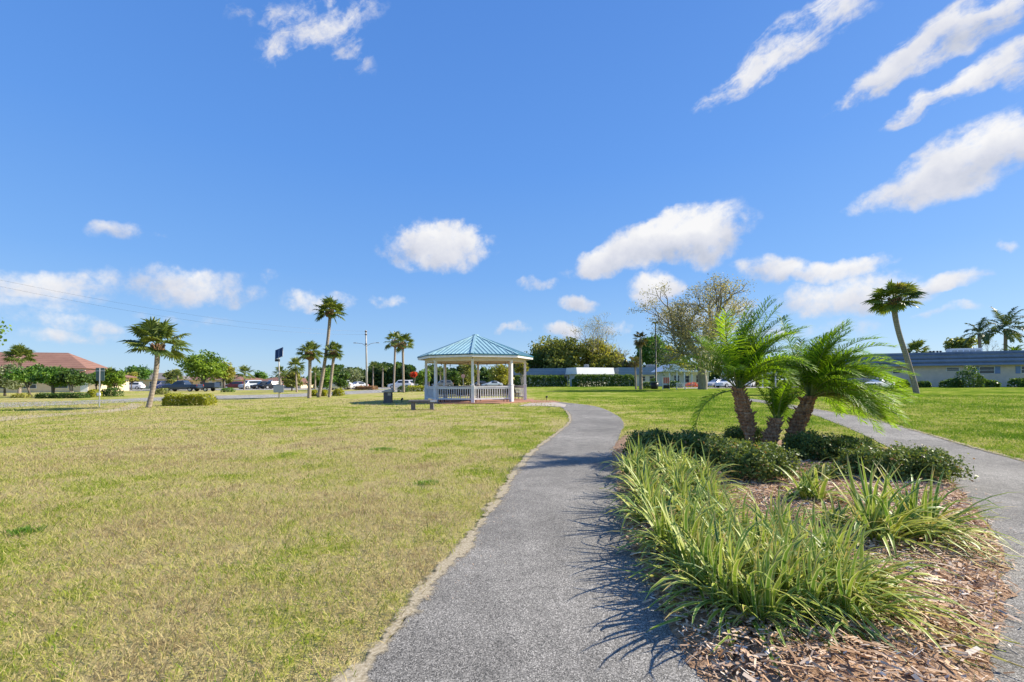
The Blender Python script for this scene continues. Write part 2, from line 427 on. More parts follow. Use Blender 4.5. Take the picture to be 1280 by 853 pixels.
def Gp(lst): return [G(x, y) for x, y in lst]
A_left = [Vector((-1.1, -3.0, 0)), Vector((-.95, 0, 0))] + Gp([(448, 853), (505, 777), (547, 723), (584, 682), (625, 624), (648, 587), (671, 562), (698, 541), (713, 527), (709, 515), (697, 508), (680, 505.5)])
A_right = [Vector((1.0, -3.0, 0)), Vector((1.0, 0, 0))] + Gp([(905, 853), (862, 777), (838, 723), (815, 682), (793, 624), (782, 587), (771, 562), (776, 541), (780, 531), (770, 519), (742, 508), (700, 503)])
AL = resample(catmull(A_left, 8), 150); AR = resample(catmull(A_right, 8), 150)
ribbon('asphalt_path', AL, AR, .012, MT['asphalt'], 4, .010)
B_left = [Vector((-.2, -3, 0)), Vector((.7, .6, 0)), Vector((1.55, 1.55, 0))] + Gp([(1215, 853), (1240, 770), (1246, 720), (1238, 672), (1215, 640), (1185, 603), (1125, 567), (1055, 533.5), (1000, 514), (950, 503.5), (925, 500.6)])
B_right = [Vector((2.0, -3, 0)), Vector((3.1, .5, 0)), Vector((4.4, 1.9, 0)), Vector((5.5, 3.2, 0)), Vector((6.4, 4.6, 0)), Vector((7.3, 6.2, 0))] + Gp([(1282, 579), (1200, 556), (1137, 537.5), (1080, 523), (1017, 511.5), (950, 500), (925, 498.2)])
BL = resample(catmull(B_left, 8), 150); BR = resample(catmull(B_right, 8), 150)
ribbon('side_path', BL, BR, .008, MT['asphalt'], 4, .010)
# worn sandy edges beside the path
def verge(name, E, out_sign, w0, w1, i0, i1):
    A, B = [], []
    ph = random.random() * 10
    for i in range(i0, i1):
        t = (E[min(i + 1, len(E) - 1)] - E[max(i - 1, 0)]).normalized(); nrm = Vector((-t.y, t.x, 0)) * out_sign
        w = w0 + (w1 - w0) * (.5 + .5 * math.sin(i * .55 + ph) * math.sin(i * .23 + ph * 2)) + random.uniform(-.02, .02)
        A.append(E[i] - nrm * .07); B.append(E[i] + nrm * max(w, .005))
    return ribbon(name, A, B, .005, MT['sand'], 2, .012)
AL2 = resample(catmull(A_left, 8), 420); BR2 = resample(catmull(B_right, 8), 420)
def mat_dust():
    m, nt, out = nmat('loose_sand')
    p = geo_pos(nt); n = noise(nt, p, 9, 5, .7); n2 = noise(nt, p, 2.0, 2, .5); n3 = noise(nt, p, 60, 3, .7)
    r = ramp(nt, [(.3, (.24, .19, .12)), (.55, (.42, .36, .25)), (.75, (.58, .51, .40))]); nt.links.new(n3.outputs[0], r.inputs[0])
    b = N(nt, 'ShaderNodeBsdfPrincipled'); b.inputs['Roughness'].default_value = .95; b.inputs['Specular IOR Level'].default_value = .05; nt.links.new(r.outputs[0], b.inputs['Base Color'])
    u = N(nt, 'ShaderNodeAttribute', attribute_name='across')
    f = math_(nt, 'ADD', math_(nt, 'MULTIPLY', math_(nt, 'SUBTRACT', n.outputs[0], .5), 2.2), math_(nt, 'MULTIPLY', math_(nt, 'SUBTRACT', n2.outputs[0], .5), 1.6))
    f = math_(nt, 'SUBTRACT', math_(nt, 'ADD', f, .5), math_(nt, 'MULTIPLY', math_(nt, 'ABSOLUTE', u.outputs['Fac']), 1.0))
    k = N(nt, 'ShaderNodeMapRange'); nt.links.new(f, k.inputs[0]); k.inputs[1].default_value = -.05; k.inputs[2].default_value = .28
    t = N(nt, 'ShaderNodeBsdfTransparent'); mx = N(nt, 'ShaderNodeMixShader'); nt.links.new(k.outputs[0], mx.inputs[0])
    nt.links.new(t.outputs[0], mx.inputs[1]); nt.links.new(b.outputs[0], mx.inputs[2]); nt.links.new(mx.outputs[0], out.inputs[0])
    return m
MT['dust'] = mat_dust()
def dust(name, E, sgn, wi, wo, i0, i1):
    V = []; U = []
    for i in range(i0, i1):
        t = (E[min(i + 1, len(E) - 1)] - E[max(i - 1, 0)]).normalized(); nrm = Vector((-t.y, t.x, 0)) * sgn
        for k in range(5):
            q = k / 4; p = E[i] + nrm * (-wi + (wi + wo) * q); V.append((p.x, p.y, .0165)); U.append(abs(q * 2 - 1))
    m_ = i1 - i0; Fc = [(i * 5 + k, i * 5 + k + 1, (i + 1) * 5 + k + 1, (i + 1) * 5 + k) for i in range(m_ - 1) for k in range(4)]
    return struct(npmesh(name, V, Fc, MT['dust'], across=U))
dust('sandy_verge', AL2, 1, .10, .13, 20, 340)
dust('dry_verge', BR2, -1, .08, .16, 30, 330)
# road across the left and the car park beyond it
road_n = Gp([(-260, 518), (-100, 512.5), (0, 509.8), (114, 505.3), (203, 501.3), (265, 499.2), (330, 497.6), (400, 495.2), (470, 491.5), (560, 488.2)])
road_f = Gp([(-260, 507), (-100, 505), (0, 503.6), (114, 500.6), (203, 496.8), (265, 495.0), (330, 493.6), (400, 491.2), (470, 487.6), (560, 485.6)])
ribbon('road', resample(catmull(road_n, 6), 60), resample(catmull(road_f, 6), 60), .010, MT['road'], 3, .0)
w_n = Gp([(-120, 540), (0, 527), (70, 520.5), (128, 516.5), (165, 512), (180, 506)]); w_f = Gp([(-120, 531), (0, 521.5), (70, 517), (118, 514.2), (150, 510), (165, 504)])
ribbon('footpath', resample(catmull(w_n, 6), 40), resample(catmull(w_f, 6), 40), .006, MT['sand'], 2, .05)
def sheet(name, corners, z, mat):
    V = [(c[0], c[1], z) for c in corners]
    return struct(npmesh(name, V, [tuple(range(len(V)))], mat))
sheet('car_park', [(-95, 83, 0), (-16, 83, 0), (-16, 112, 0), (-95, 112, 0)], .006, MT['road'])
sheet('driveway', [(28, 71), (60, 71), (60, 84), (28, 84)], .006, MT['road'])

# planting bed
bed_px = [(768, 566), (772, 590), (781, 630), (793, 680), (822, 735), (850, 790), (880, 835)]
bed = [G(x, y) for x, y in bed_px] + [Vector((.98, 1.83, 0)), Vector((1.18, 1.62, 0)), Vector((1.5, 1.58, 0)), Vector((1.8, 1.72, 0))] + \
      [G(x, y) for x, y in [(1212, 851), (1238, 770), (1244, 720), (1236, 672), (1213, 640), (1183, 604), (1130, 575), (1090, 560), (1040, 556), (980, 552), (900, 549), (840, 545), (790, 545), (775, 552)]]
bedc = [p + Vector((random.gauss(0, .014), random.gauss(0, .014), 0)) for p in catmull(bed + [bed[0]], 8)[:-1]]
cx = sum(p.x for p in bedc) / len(bedc); cy = sum(p.y for p in bedc) / len(bedc)
bedpoly = np.array([(p.x, p.y) for p in bedc])
def inpoly(P, poly):
    x, y = P[:, 0], P[:, 1]; ins = np.zeros(len(P), bool); j = len(poly) - 1
    for i in range(len(poly)):
        xi, yi = poly[i]; xj, yj = poly[j]
        c = ((yi > y) != (yj > y)) & (x < (xj - xi) * (y - yi) / (yj - yi + 1e-12) + xi)
        ins ^= c; j = i
    return ins
def polydist(P, poly):
    d = np.full(len(P), 1e9)
    for i in range(len(poly)):
        a = poly[i]; b = poly[(i + 1) % len(poly)]; ab = b - a
        t = np.clip(((P - a) @ ab) / (ab @ ab + 1e-12), 0, 1)
        d = np.minimum(d, np.linalg.norm(P - (a + t[:, None] * ab), axis=1))
    return d
rings = [1.025, .985, .93, .84, .7, .45]; hz = [.004, .022, .045, .06, .07, .07]
V = []; nb = len(bedc)
for r_, h_ in zip(rings, hz):
    for p in bedc: V.append((cx + (p.x - cx) * r_, cy + (p.y - cy) * r_, h_ + .01))
V.append((cx, cy, .08))
Fq = [(i * nb + k, i * nb + (k + 1) % nb, (i + 1) * nb + (k + 1) % nb, (i + 1) * nb + k) for i in range(5) for k in range(nb)]
mb = MB(); mb.add(V, Fq + [(5 * nb + k, 5 * nb + (k + 1) % nb, 6 * nb) for k in range(nb)])
struct(mb.build('mulch_bed', MT['mulch'], None, True))
def bed_z(P):
    d = polydist(P, bedpoly); return np.where(inpoly(P, bedpoly), np.minimum(d * .22, .055) + .02, .012)
# wood chips
n = 130000
P = np.stack([rng.uniform(bedpoly[:, 0].min() - .1, bedpoly[:, 0].max() + .1, n), rng.uniform(1.5, 8.4, n)], 1)
d = polydist(P, bedpoly); ins = inpoly(P, bedpoly)
keep = (ins | (d < .09 * rng.random(n) ** 2 + (rng.random(n) < .02) * rng.uniform(0, .3, n))) & (rng.random(n) < np.clip(4.2 / P[:, 1], .35, 1))
P = P[keep]; n = len(P)
z = bed_z(P) + rng.uniform(.008, .034, n)
ang = rng.normal(-.5, .9, n); L = rng.uniform(.014, .06, n) * np.where(rng.random(n) < .08, 1.6, 1); Wd = rng.uniform(.003, .013, n); bigc = rng.random(n) < .025; L = np.where(bigc, rng.uniform(.06, .13, n), L); Wd = np.where(bigc, rng.uniform(.012, .026, n), Wd)
tilt = rng.normal(0, .28, n); roll = rng.normal(0, .5, n)
dx = np.stack([np.cos(ang) * np.cos(tilt), np.sin(ang) * np.cos(tilt), np.sin(tilt)], 1)
sy = np.stack([-np.sin(ang) * np.cos(roll), np.cos(ang) * np.cos(roll), np.sin(roll)], 1)
C = np.stack([P[:, 0], P[:, 1], z], 1)
V = np.stack([C - dx * L[:, None] / 2 - sy * Wd[:, None] / 2, C + dx * L[:, None] / 2 - sy * Wd[:, None] * .3, C + dx * L[:, None] / 2 + sy * Wd[:, None] / 2, C - dx * L[:, None] / 2 + sy * Wd[:, None] * .4], 1)
o = npmesh('mulch_chips', V.reshape(-1, 3), np.arange(4 * n).reshape(n, 4), MT['chip'], tint=np.clip(rng.normal(.55, .24, n), 0, 1))
tag(o, 'tan and brown shredded wood mulch chips covering the planting bed', 'mulch', kind='stuff')

# litter blown onto the path edges
def litter():
    PS = []
    for E, sg in ((AL, 1), (AR, -1), (BL, 1), (BR, -1)):
        for i in range(30, 120):
            for k in range(9 if E is not BR else 6):
                t = (E[i + 1] - E[i - 1]).normalized(); nrm = Vector((-t.y, t.x, 0)) * sg; p = E[i] - nrm * abs(random.gauss(0, .16)) + t * random.uniform(-.1, .1)
                if p.y > 1.2: PS.append((p.x, p.y, .019))
    C = np.array(PS); n = len(C); a = rng.uniform(0, 6.28, n); L = rng.uniform(.006, .03, n)[:, None]; W_ = rng.uniform(.002, .007, n)[:, None]
    dx = np.stack([np.cos(a), np.sin(a), rng.normal(0, .12, n)], 1); sy = np.stack([-np.sin(a), np.cos(a), rng.normal(0, .12, n)], 1)
    V = np.stack([C - dx * L / 2, C + sy * W_ / 2, C + dx * L / 2, C - sy * W_ / 2], 1)
    o = npmesh('leaf_litter', V.reshape(-1, 3), np.arange(4 * n).reshape(n, 4), MT['chip'], tint=np.clip(rng.normal(.35, .25, n), 0, 1))
    tag(o, 'brown bits of leaf and bark blown onto the asphalt along the path edges', 'leaf litter', kind='stuff')
litter()
# lawn blades
pathA = np.array([(p.x, p.y) for p in AL] + [(p.x, p.y) for p in AR[::-1]])
pathB = np.array([(p.x, p.y) for p in BL] + [(p.x, p.y) for p in BR[::-1]])
GAZ = Vector((-2.43, 30.0, 0))
vl = np.array([(p.x, p.y) for p in AL[18:130:2]] + [(p.x, p.y) for p in AL[18:130:2]][::-1])
def blades():
    VS = []; FS = []; TS = []
    bands = [(1.2, 3, 5200, 1.0), (3, 5, 3400, 1.15), (5, 8, 1500, 1.5), (8, 13, 560, 2.1), (13, 21, 170, 3.2), (21, 34, 44, 5.0)]
    base = 0
    for y0, y1, dens, sc_ in bands:
        w = 1.2 * y1 + .4
        n = int(dens * (y1 - y0) * 2 * w)
        P = np.stack([rng.uniform(-w, w, n), rng.uniform(y0, y1, n)], 1)
        P = P[np.abs(P[:, 0]) < 1.2 * P[:, 1] + .4]
        ok = np.ones(len(P), bool)
        ja = P + rng.normal(0, .018, P.shape)
        ok &= ~inpoly(ja, pathA) & ~inpoly(ja, pathB) & ~inpoly(P, bedpoly)
        dl = polydist(P, vl); ok &= rng.random(len(P)) < np.clip(dl / (.17 * (.3 + .7 * np.abs(np.sin(P[:, 1] * 2.3 + np.sin(P[:, 1] * 6.1))))), .05, 1)
        ok &= np.hypot(P[:, 0] - GAZ.x, P[:, 1] - GAZ.y) > 4.3
        P = P[ok]; n = len(P)
        # clumpy growth
        cl = .5 + .28 * np.sin(P[:, 0] * 9.1 + 2.1 * np.sin(P[:, 1] * 5.3)) * np.sin(P[:, 1] * 8.3 + 1.7 * np.sin(P[:, 0] * 6.1)) + .22 * np.sin(P[:, 0] * 23 + 2 * np.sin(P[:, 1] * 17)) * np.sin(P[:, 1] * 21 + 2 * np.sin(P[:, 0] * 13))
        lean = rng.normal(0, 1, (n, 2)); lean /= np.linalg.norm(lean, axis=1)[:, None]
        H = rng.uniform(.018, .064, n) * (.75 + .5 * cl) * (1 + .12 * (sc_ - 1)); flat = rng.uniform(.2, 1.5, n)
        Wb = rng.uniform(.0016, .0034, n) * sc_
        az = rng.uniform(0, 6.283, n); sd = np.stack([np.cos(az), np.sin(az), np.zeros(n)], 1)
        B = np.stack([P[:, 0], P[:, 1], np.zeros(n)], 1)
        tip = B + np.stack([lean[:, 0] * H * flat, lean[:, 1] * H * flat, H], 1)
        mid = B + (tip - B) * .5 + np.stack([np.zeros(n), np.zeros(n), H * .12], 1)
        V = np.stack([B - sd * Wb[:, None], mid + sd * Wb[:, None], tip, mid - sd * Wb[:, None] * .6], 1)
        VS.append(V.reshape(-1, 3)); FS.append(np.arange(4 * n).reshape(n, 4) + base); base += 4 * n
        TS.append(np.clip(rng.normal(.5, .30, n) - .12 * (cl < .3), 0, 1))
    o = npmesh('grass', np.concatenate(VS), np.concatenate(FS), MT['blade'], tint=np.concatenate(TS))
    tag(o, 'short straw and green winter grass of the lawns on both sides of the paths', 'grass', kind='stuff')
blades()
#==PART2==
# ------------------------------------------------------------------ striped flax lilies
def flax_mesh(nbl, Lm, seed, wind=(.35, -.2), spread=1.0, baser=.11):
    r = np.random.default_rng(seed)
    VS = []; T = []; U = []; FS = []; S = 7
    for i in range(nbl):
        az = r.uniform(0, 6.283); el = R(90 - 62 * spread * r.random() ** .75)
        d = np.array([math.cos(az) * math.cos(el), math.sin(az) * math.cos(el), math.sin(el)])
        L = Lm * r.uniform(.6, 1.2); w = r.uniform(.0095, .019); drp = r.uniform(.14, .50)
        dead = i % 8 == 0
        if dead: el = R(r.uniform(5, 40)); d = np.array([math.cos(az) * math.cos(el), math.sin(az) * math.cos(el), math.sin(el)]); drp = .6; w *= .7; L *= .75
        bx = baser * math.sqrt(r.random()); ba = r.uniform(0, 6.283)
        p = np.array([bx * math.cos(ba), bx * math.sin(ba), 0.0]); b0 = len(VS)
        tw = r.normal(0, .25)
        for k in range(S + 1):
            t = k / S
            sd = np.cross(d, [0, 0, 1.0]); sd /= np.linalg.norm(sd) + 1e-6
            up = np.cross(sd, d); a = tw * t
            sd2 = sd * math.cos(a) + up * math.sin(a); up2 = up * math.cos(a) - sd * math.sin(a)
            ww = w * (min(1, .55 + 1.6 * t)) * (1 - t ** 3.2) + .0006
            VS += [p - sd2 * ww + up2 * ww * .35, p.copy(), p + sd2 * ww + up2 * ww * .35]; U += [1, 0, 1]
            d = d + np.array([wind[0], wind[1], 0]) * .13 * t + np.array([0, 0, -1.0]) * drp * (.25 + t)
            d /= np.linalg.norm(d); p = p + d * L / S
        tb = np.clip(r.normal(.57, .23), 0, .92)
        if dead: tb = r.uniform(.93, 1)
        for k in range(S):
            a = b0 + 3 * k
            FS += [(a, a + 1, a + 4, a + 3), (a + 1, a + 2, a + 5, a + 4)]; tq = tb if (k < S - 1 or r.random() < .7) else .95; T += [tq, tq]
    V = np.array(VS); V[:, 2] = np.maximum(V[:, 2], .004 + .01 * r.random(len(V)))
    return V, FS, T, U
def flax_variant(i, nbl, Lm, wind, spread):
    V, Fq, T, U = flax_mesh(nbl, Lm, 100 + i, wind, spread)
    o = npmesh('flax_lily', V, Fq, MT['flax'], tint=T, across=U)
    me = o.data; bpy.data.objects.remove(o); return me
FLX = [flax_variant(i, 105, .58, (.12, -.12), 1.0) for i in range(4)] + [flax_variant(10 + i, 140, .66, (.75, -.5), 1.38) for i in range(3)] + \
      [flax_variant(20, 60, .38, (.2, -.1), 1.0), flax_variant(21, 170, .68, (.5, -.2), 1.15)]
def flax(p, v, s, label, group, rz=None):
    o = bpy.data.objects.new('flax_lily', FLX[v]); link(o)
    o.location = (p.x, p.y, .04); o.rotation_euler.z = random.uniform(-.5, .5) if rz is None else rz
    o.scale = (s * random.uniform(.93, 1.07), s * random.uniform(.93, 1.07), s)
    return tag(o, label, 'flax lily', group)
LB = 'striped flax lily clump at the back of the drift by the dark clipped bush'
LM = 'pale striped flax lily clump in the middle of the drift along the path'
LF = 'flax lily clump in the front lobe, leaves swept right over wood chips'
GR = 'flax lilies massed along the path side of the bed'
for py, xs, lab, v, s in [
    (588, (806, 836), LB, (0, 1, 2, 3), .82), (603, (798, 828, 860), LB, (0, 1, 2, 3), .86), (620, (806, 842, 878), LB, (0, 1, 2, 3), .88),
    (640, (810, 846), LM, (0, 1, 2, 3), .84), (641, (888,), LM, (4, 5), .66), (663, (820, 862), LM, (0, 1, 2, 3), .82), (664, (905,), LM, (4, 5), .68),
    (690, (836, 880), LM, (1, 2, 3, 0), .82), (692, (928, 968), LM, (4, 5, 6), .70), (718, (858, 904), LM, (4, 2, 5, 6), .80), (720, (952, 1000), LM, (4, 5, 6), .72),
    (744, (882, 936, 990, 1042), LF, (4, 5, 6), .76), (768, (915, 970, 1028, 1080), LF, (4, 5, 6), .76), (788, (948, 1008, 1058), LF, (5, 6), .68)]:
    for x in xs:
        flax(G(x + random.uniform(-6, 6), py + random.uniform(-4, 4)), random.choice(v), s * random.uniform(.94, 1.06), lab, GR)
GR2 = 'flax lilies standing apart on the open mulch'
flax(G(1100, 686), 8, .98, 'large flax lily clump alone on the mulch, left one of two by the side path', GR2, 0)
flax(G(1152, 680), 8, .9, 'large arching flax lily clump nearest the side path, before the right corner bush', GR2, 1.1)
flax(G(1012, 634), 7, 1.35, 'small thin flax lily tuft on bare mulch in the middle of the bed', GR2, 0)
flax(G(1042, 668), 7, .8, 'stunted flax lily tuft between the front drift and the large upright clump', GR2, 2)

# ------------------------------------------------------------------ near bushes
def bush(name, p, sx, sy, sz, nleaf, ls, mat, label, cat='bush', group=None, dens=.5, z0=0.0, boxy=.55):
    root = thing(name, (p.x, p.y, z0), label, cat, group)
    d = rand_unit(nleaf); d[:, 2] = np.abs(d[:, 2]) * 1.15 - .22
    ax = np.abs(d).max(1)[:, None]
    q = d * (1 - boxy) + d / ax * boxy * .86
    rr = 1 - rng.random(nleaf) ** 2.0 * dens
    lump = 1 + .15 * np.sin(q[:, 0] * 6 + p.x * 3) * np.sin(q[:, 1] * 5 + p.y) + .11 * np.sin(q[:, 2] * 9 + q[:, 0] * 8 + p.x) * np.sin(q[:, 1] * 9) + np.where(rng.random(nleaf) < .05, rng.uniform(0, .28, nleaf), 0)
    C = q * (rr * lump)[:, None] * np.array([sx / 2, sy / 2, sz * .62]) + np.array([0, 0, sz * .42])
    C[:, 2] = np.maximum(C[:, 2], .01)
    C += rng.normal(0, ls * .5, C.shape)
    V, Fq = leaf_quads(C, ls * rng.uniform(.6, 1.35, nleaf), .55, d / np.linalg.norm(d, axis=1)[:, None], .45)
    npmesh('foliage', V, Fq, mat, root, tint=np.clip(rng.normal(.45, .24, nleaf) + .10 * (lump - 1) * 8, 0, 1))
    m = MB()
    for k in range(7):
        a = random.uniform(0, 6.28); e = Vector((math.cos(a) * sx * .3, math.sin(a) * sy * .3, sz * .62))
        m.tube([(0, 0, -.02), e * .5 + Vector((0, 0, .05 * sz)), e], [.012 * max(1, sz * 2), .009 * max(1, sz * 2), .004], 5)
    m.build('stem', MT['stemtwig'], root)
    return root
GB = 'clipped bushes around the three date palms'
bush('clipped_bush', Gd(816, 7.2), .84, .75, .48, 9000, .036, MT['box'], 'dark clipped bush at the far left end of the bed, next to the path', 'bush', GB)
bush('clipped_bush', Gd(868, 6.9), .80, .8, .50, 9000, .036, MT['box'], 'dark rounded bush behind the flax lilies, second from the path', 'bush', GB)
bush('clipped_bush', Gd(903, 6.35), .62, .7, .46, 7500, .036, MT['boxlight'], 'glossy bush directly left of the slim necked date palm trunk', 'bush', GB)
bush('clipped_bush', Gd(946, 5.55), .82, .75, .50, 9000, .036, MT['boxlight'], 'shiny mid green bush in front of the date palm trunks, beside the flax lilies', 'bush', GB)
bush('clipped_bush', Gd(930, 8.3), .8, .5, .42, 6000, .036, MT['box'], 'low bush half hidden behind the slim date palm trunk', 'bush', GB)
bush('clipped_bush', Gd(1012, 6.85), .70, .62, .47, 8000, .036, MT['box'], 'dark bush touching the right side of the thick leaning date palm trunk', 'bush', GB)
bush('clipped_bush', Gd(1062, 6.75), .74, .62, .42, 8000, .036, MT['box'], 'dark bush at the back of the bed against the grass, right of the palms', 'bush', GB)
bush('clipped_bush', Gd(1093, 5.65), .68, .72, .42, 8000, .036, MT['boxlight'], 'olive bush left half of the pair behind the upright flax lilies', 'bush', GB)
bush('clipped_bush', Gd(1148, 5.55), .70, .75, .43, 8000, .036, MT['boxlight'], 'olive and reddish bush at the right corner of the bed by the side path', 'bush', GB)
bush('low_shrub', G(1036, 606), .55, .4, .2, 900, .034, MT['box'], 'thin sprawling shrub on the bare mulch in the middle of the bed', 'shrub', None, .9, .05)

# weeds in the left lawn
def tuft(p, r_, h, nb_, label):
    m_r = r_ * np.minimum(np.abs(rng.normal(0, .6, nb_)), 1.0); a = rng.uniform(0, 6.283, nb_)
    B = np.stack([m_r * np.cos(a) * 1.6, m_r * np.sin(a), np.zeros(nb_)], 1)
    H = h * rng.uniform(.5, 1.1, nb_) ; ln = rng.normal(0, .45, (nb_, 2)) * H[:, None]
    tip = B + np.concatenate([ln, H[:, None]], 1); az = rng.uniform(0, 6.28, nb_)
    sd = np.stack([np.cos(az), np.sin(az), np.zeros(nb_)], 1) * .004
    V = np.stack([B - sd, B * .4 + tip * .6 + sd, tip, B * .5 + tip * .5 - sd], 1)
    o = npmesh('grass_tuft', V.reshape(-1, 3), np.arange(4 * nb_).reshape(nb_, 4), FOL['green'], tint=rng.uniform(.3, .9, nb_), loc=p)
    tag(o, label, 'grass tuft', 'dark green weed tufts in the left lawn')
tuft(G(30, 667), .085, .055, 420, 'dark green weed tuft at the left edge of the near lawn')
tuft(G(533, 606), .10, .055, 300, 'dark green weed tuft in the lawn close to the path edge')
tuft(G(478, 563), .15, .055, 620, 'wide dark green weed patch in the lawn below the stone bench')

# ------------------------------------------------------------------ date palms
def pinnate(b, az, el, L, droop, wind, npair, lw, ll, seed, vang=.45):
    """one feather frond: returns rachis points and leaflet strips"""
    r = np.random.default_rng(seed); S = 16
    d = np.array([math.cos(az) * math.cos(el), math.sin(az) * math.cos(el), math.sin(el)])
    p = np.array(b, float); pts = [p.copy()]; dirs = [d.copy()]
    for k in range(S):
        t = (k + 1) / S
        d = d + np.array([0, 0, -1.0]) * droop * (.3 + 1.2 * t) / S + np.array(wind) * t / S * 1.3
        d /= np.linalg.norm(d); p = p + d * L / S; pts.append(p.copy()); dirs.append(d.copy())
    pts = np.array(pts); dirs = np.array(dirs)
    VS = []; T = []; tb = r.normal(.5, .14)
    for i in range(npair):
        t = .16 + .84 * (i + r.uniform(-.2, .2)) / npair; t = min(max(t, .12), .999)
        x = t * S; k = int(x); q = x - k; P = pts[k] * (1 - q) + pts[k + 1] * q; D = dirs[k] * (1 - q) + dirs[min(k + 1, S)] * q
        D /= np.linalg.norm(D)
        sd = np.cross(D, [0, 0, 1.0]); nn = np.linalg.norm(sd)
        sd = sd / nn if nn > .05 else np.array([math.sin(az), -math.cos(az), 0]); up = np.cross(sd, D)
        len_ = ll * min(1, .35 + 2.2 * (t - .12)) * (1 - .62 * max(0, t - .45) / .55) * r.uniform(.85, 1.12)
        fw = .45 + .75 * t
        for s in (-1, 1):
            v = sd * s * 1.0 + D * (fw + r.normal(0, .15)) + up * (vang + r.normal(0, .28)); v /= np.linalg.norm(v)
            v2 = v + np.array([0, 0, -1.0]) * (.42 + r.uniform(0, .3)) + np.array(wind) * .55; v2 /= np.linalg.norm(v2)
            wv = np.cross(v, up); wv /= np.linalg.norm(wv) + 1e-6; wv = (wv + up * .3 * s) * lw
            m1 = P + v * len_ * .45; e = m1 + v2 * len_ * .55
            VS += [P - wv * .5, P + wv * .5, m1 + wv, m1 - wv, m1 - wv, m1 + wv, e + wv * .1, e - wv * .1]
            tt = tb + r.normal(0, .16); T += [tt, tt]
    return pts, np.array(VS), np.clip(T, 0, 1)
def knobby(pts, rad, n=26, m=64, seed=0, amp=.2, diag=9):
    """trunk skin covered with diamond shaped old leaf bases"""
    r = np.random.default_rng(seed); P = resample(catmull(pts, 10), m + 1); VS = []
    for i, p in enumerate(P):
        t = i / m; rr = np.interp(t, [k / (len(rad) - 1) for k in range(len(rad))], rad)
        for k in range(n):
            a = 2 * math.pi * k / n; hgt = t * sum((P[j + 1] - P[j]).length for j in range(m)) / .045
            dm = math.sin(hgt * 1.6 + 2 * a) * math.sin(hgt * 1.6 - 2 * a + a * 0)
            b = math.sin(hgt * 2.3 + diag * a * .5) * math.sin(hgt * 2.3 - diag * a * .5)
            R_ = rr * (1 + amp * b + .05 * dm + r.normal(0, .035))
            VS.append((p.x + math.cos(a) * R_, p.y + math.sin(a) * R_, p.z))
    Fq = [(i * n + k, i * n + (k + 1) % n, (i + 1) * n + (k + 1) % n, (i + 1) * n + k) for i in range(m) for k in range(n)]
    return VS, Fq
def date_palm(base, pts, rad, fronds, L, label, seed, wind, nstub=60, group='date palms in the planting bed', ll=.38, npair=50):
    root = thing('date_palm', base, label, 'palm tree', group)
    VS, Fq = knobby(pts, rad, seed=seed)
    # stubs of cut leaf stalks
    P = resample(catmull(pts, 10), 50); r = random.Random(seed); m = MB(); m.add(VS, Fq)
    for k in range(nstub):
        i = r.randint(18, 49); p = P[i]; t = i / 49; rr = np.interp(t, [j / (len(rad) - 1) for j in range(len(rad))], rad)
        a = k * 2.399; d = Vector((math.cos(a), math.sin(a), .9)); q = p + Vector((math.cos(a), math.sin(a), 0)) * rr * .9
        m.tube([q, q + d * r.uniform(.03, .075)], [.021, .009], 5)
    m.build('trunk', MT['datetrunk'], root)
    top = Vector(pts[-1])
    for i, (az, el, ls, dr) in enumerate(fronds):
        b = top + Vector((math.cos(az) * .035, math.sin(az) * .035, random.uniform(-.05, .05)))
        pp, V, T = pinnate(b, az, el, L * ls, dr, wind, npair, .0070, ll * (.55 + .45 * ls), seed * 100 + i)
        fo = npmesh('frond', V, np.arange(len(V)).reshape(-1, 4), MT['date'], root, tint=T)
        m = MB(); m.tube([tuple(q) for q in pp], [.010 * (1 - .85 * k / 16) + .0012 for k in range(17)], 5)
        m.build('rachis', MT['rachis'], fo)
    return root
def wheel(n, r, els, azb=None, azs=1.0, ls=(.8, 1.1), dr=(.8, 1.4)):
    out = []
    for i in range(n):
        az = i * 2.399963 + r.uniform(-.2, .2)
        if azb is not None and r.random() < azs: az = azb + r.normalvariate(0, .95)
        e0 = els[0] + (els[1] - els[0]) * (i / max(1, n - 1))
        out.append((az, R(e0 + r.uniform(-9, 9)), r.uniform(*ls), r.uniform(*dr)))
    return out
r_ = random.Random(5)
b1 = Gd(937, 7.7)
fr1 = wheel(42, r_, (88, 34), 0.1, .74, (.72, 1.0), (.8, 1.7))
fr1 += [(R(176), R(-6), .72, 1.9), (R(178), R(70), .9, .2), (R(4), R(84), 1.2, .75), (R(-12), R(78), 1.15, .6), (R(18), R(80), 1.22, .9), (R(10), R(70), 1.08, .85), (R(0), R(62), 1.12, .9), (R(25), R(56), 1.05, .9)]
date_palm(b1, [(0, 0, -.03), (.01, 0, .2), (-.02, 0, .40), (-.06, 0, .65), (-.15, 0, .95), (-.20, 0, 1.16)], [.060, .058, .088, .122, .105, .078], fr1, 1.42,
          'left date palm with a slim neck at the foot and shaggy old leaf bases above', 11, (.55, -.10, .0), 90)
b2 = Gd(956, 7.5)
fr2 = wheel(12, r_, (87, 58), 0, .4, (.45, .75), (.3, .9)) + [(R(15), R(72), .8, .7), (R(40), R(66), .8, .8)]
date_palm(b2, [(0, 0, -.03), (.05, 0, .22), (.13, 0, .45), (.20, 0, .66)], [.095, .115, .105, .075], fr2, 1.0,
          'short middle date palm with an orange brown barrel trunk and few upright fronds', 12, (.30, -.1, 0), 40, ll=.22, npair=34)
b3 = Gd(983, 7.7)
fr3 = wheel(84, r_, (88, 8), R(-6), .62, (.70, 1.05), (1.0, 2.1))
fr3 = [f for f in fr3 if not (math.cos(f[0]) < -.1 and f[1] < R(66))]
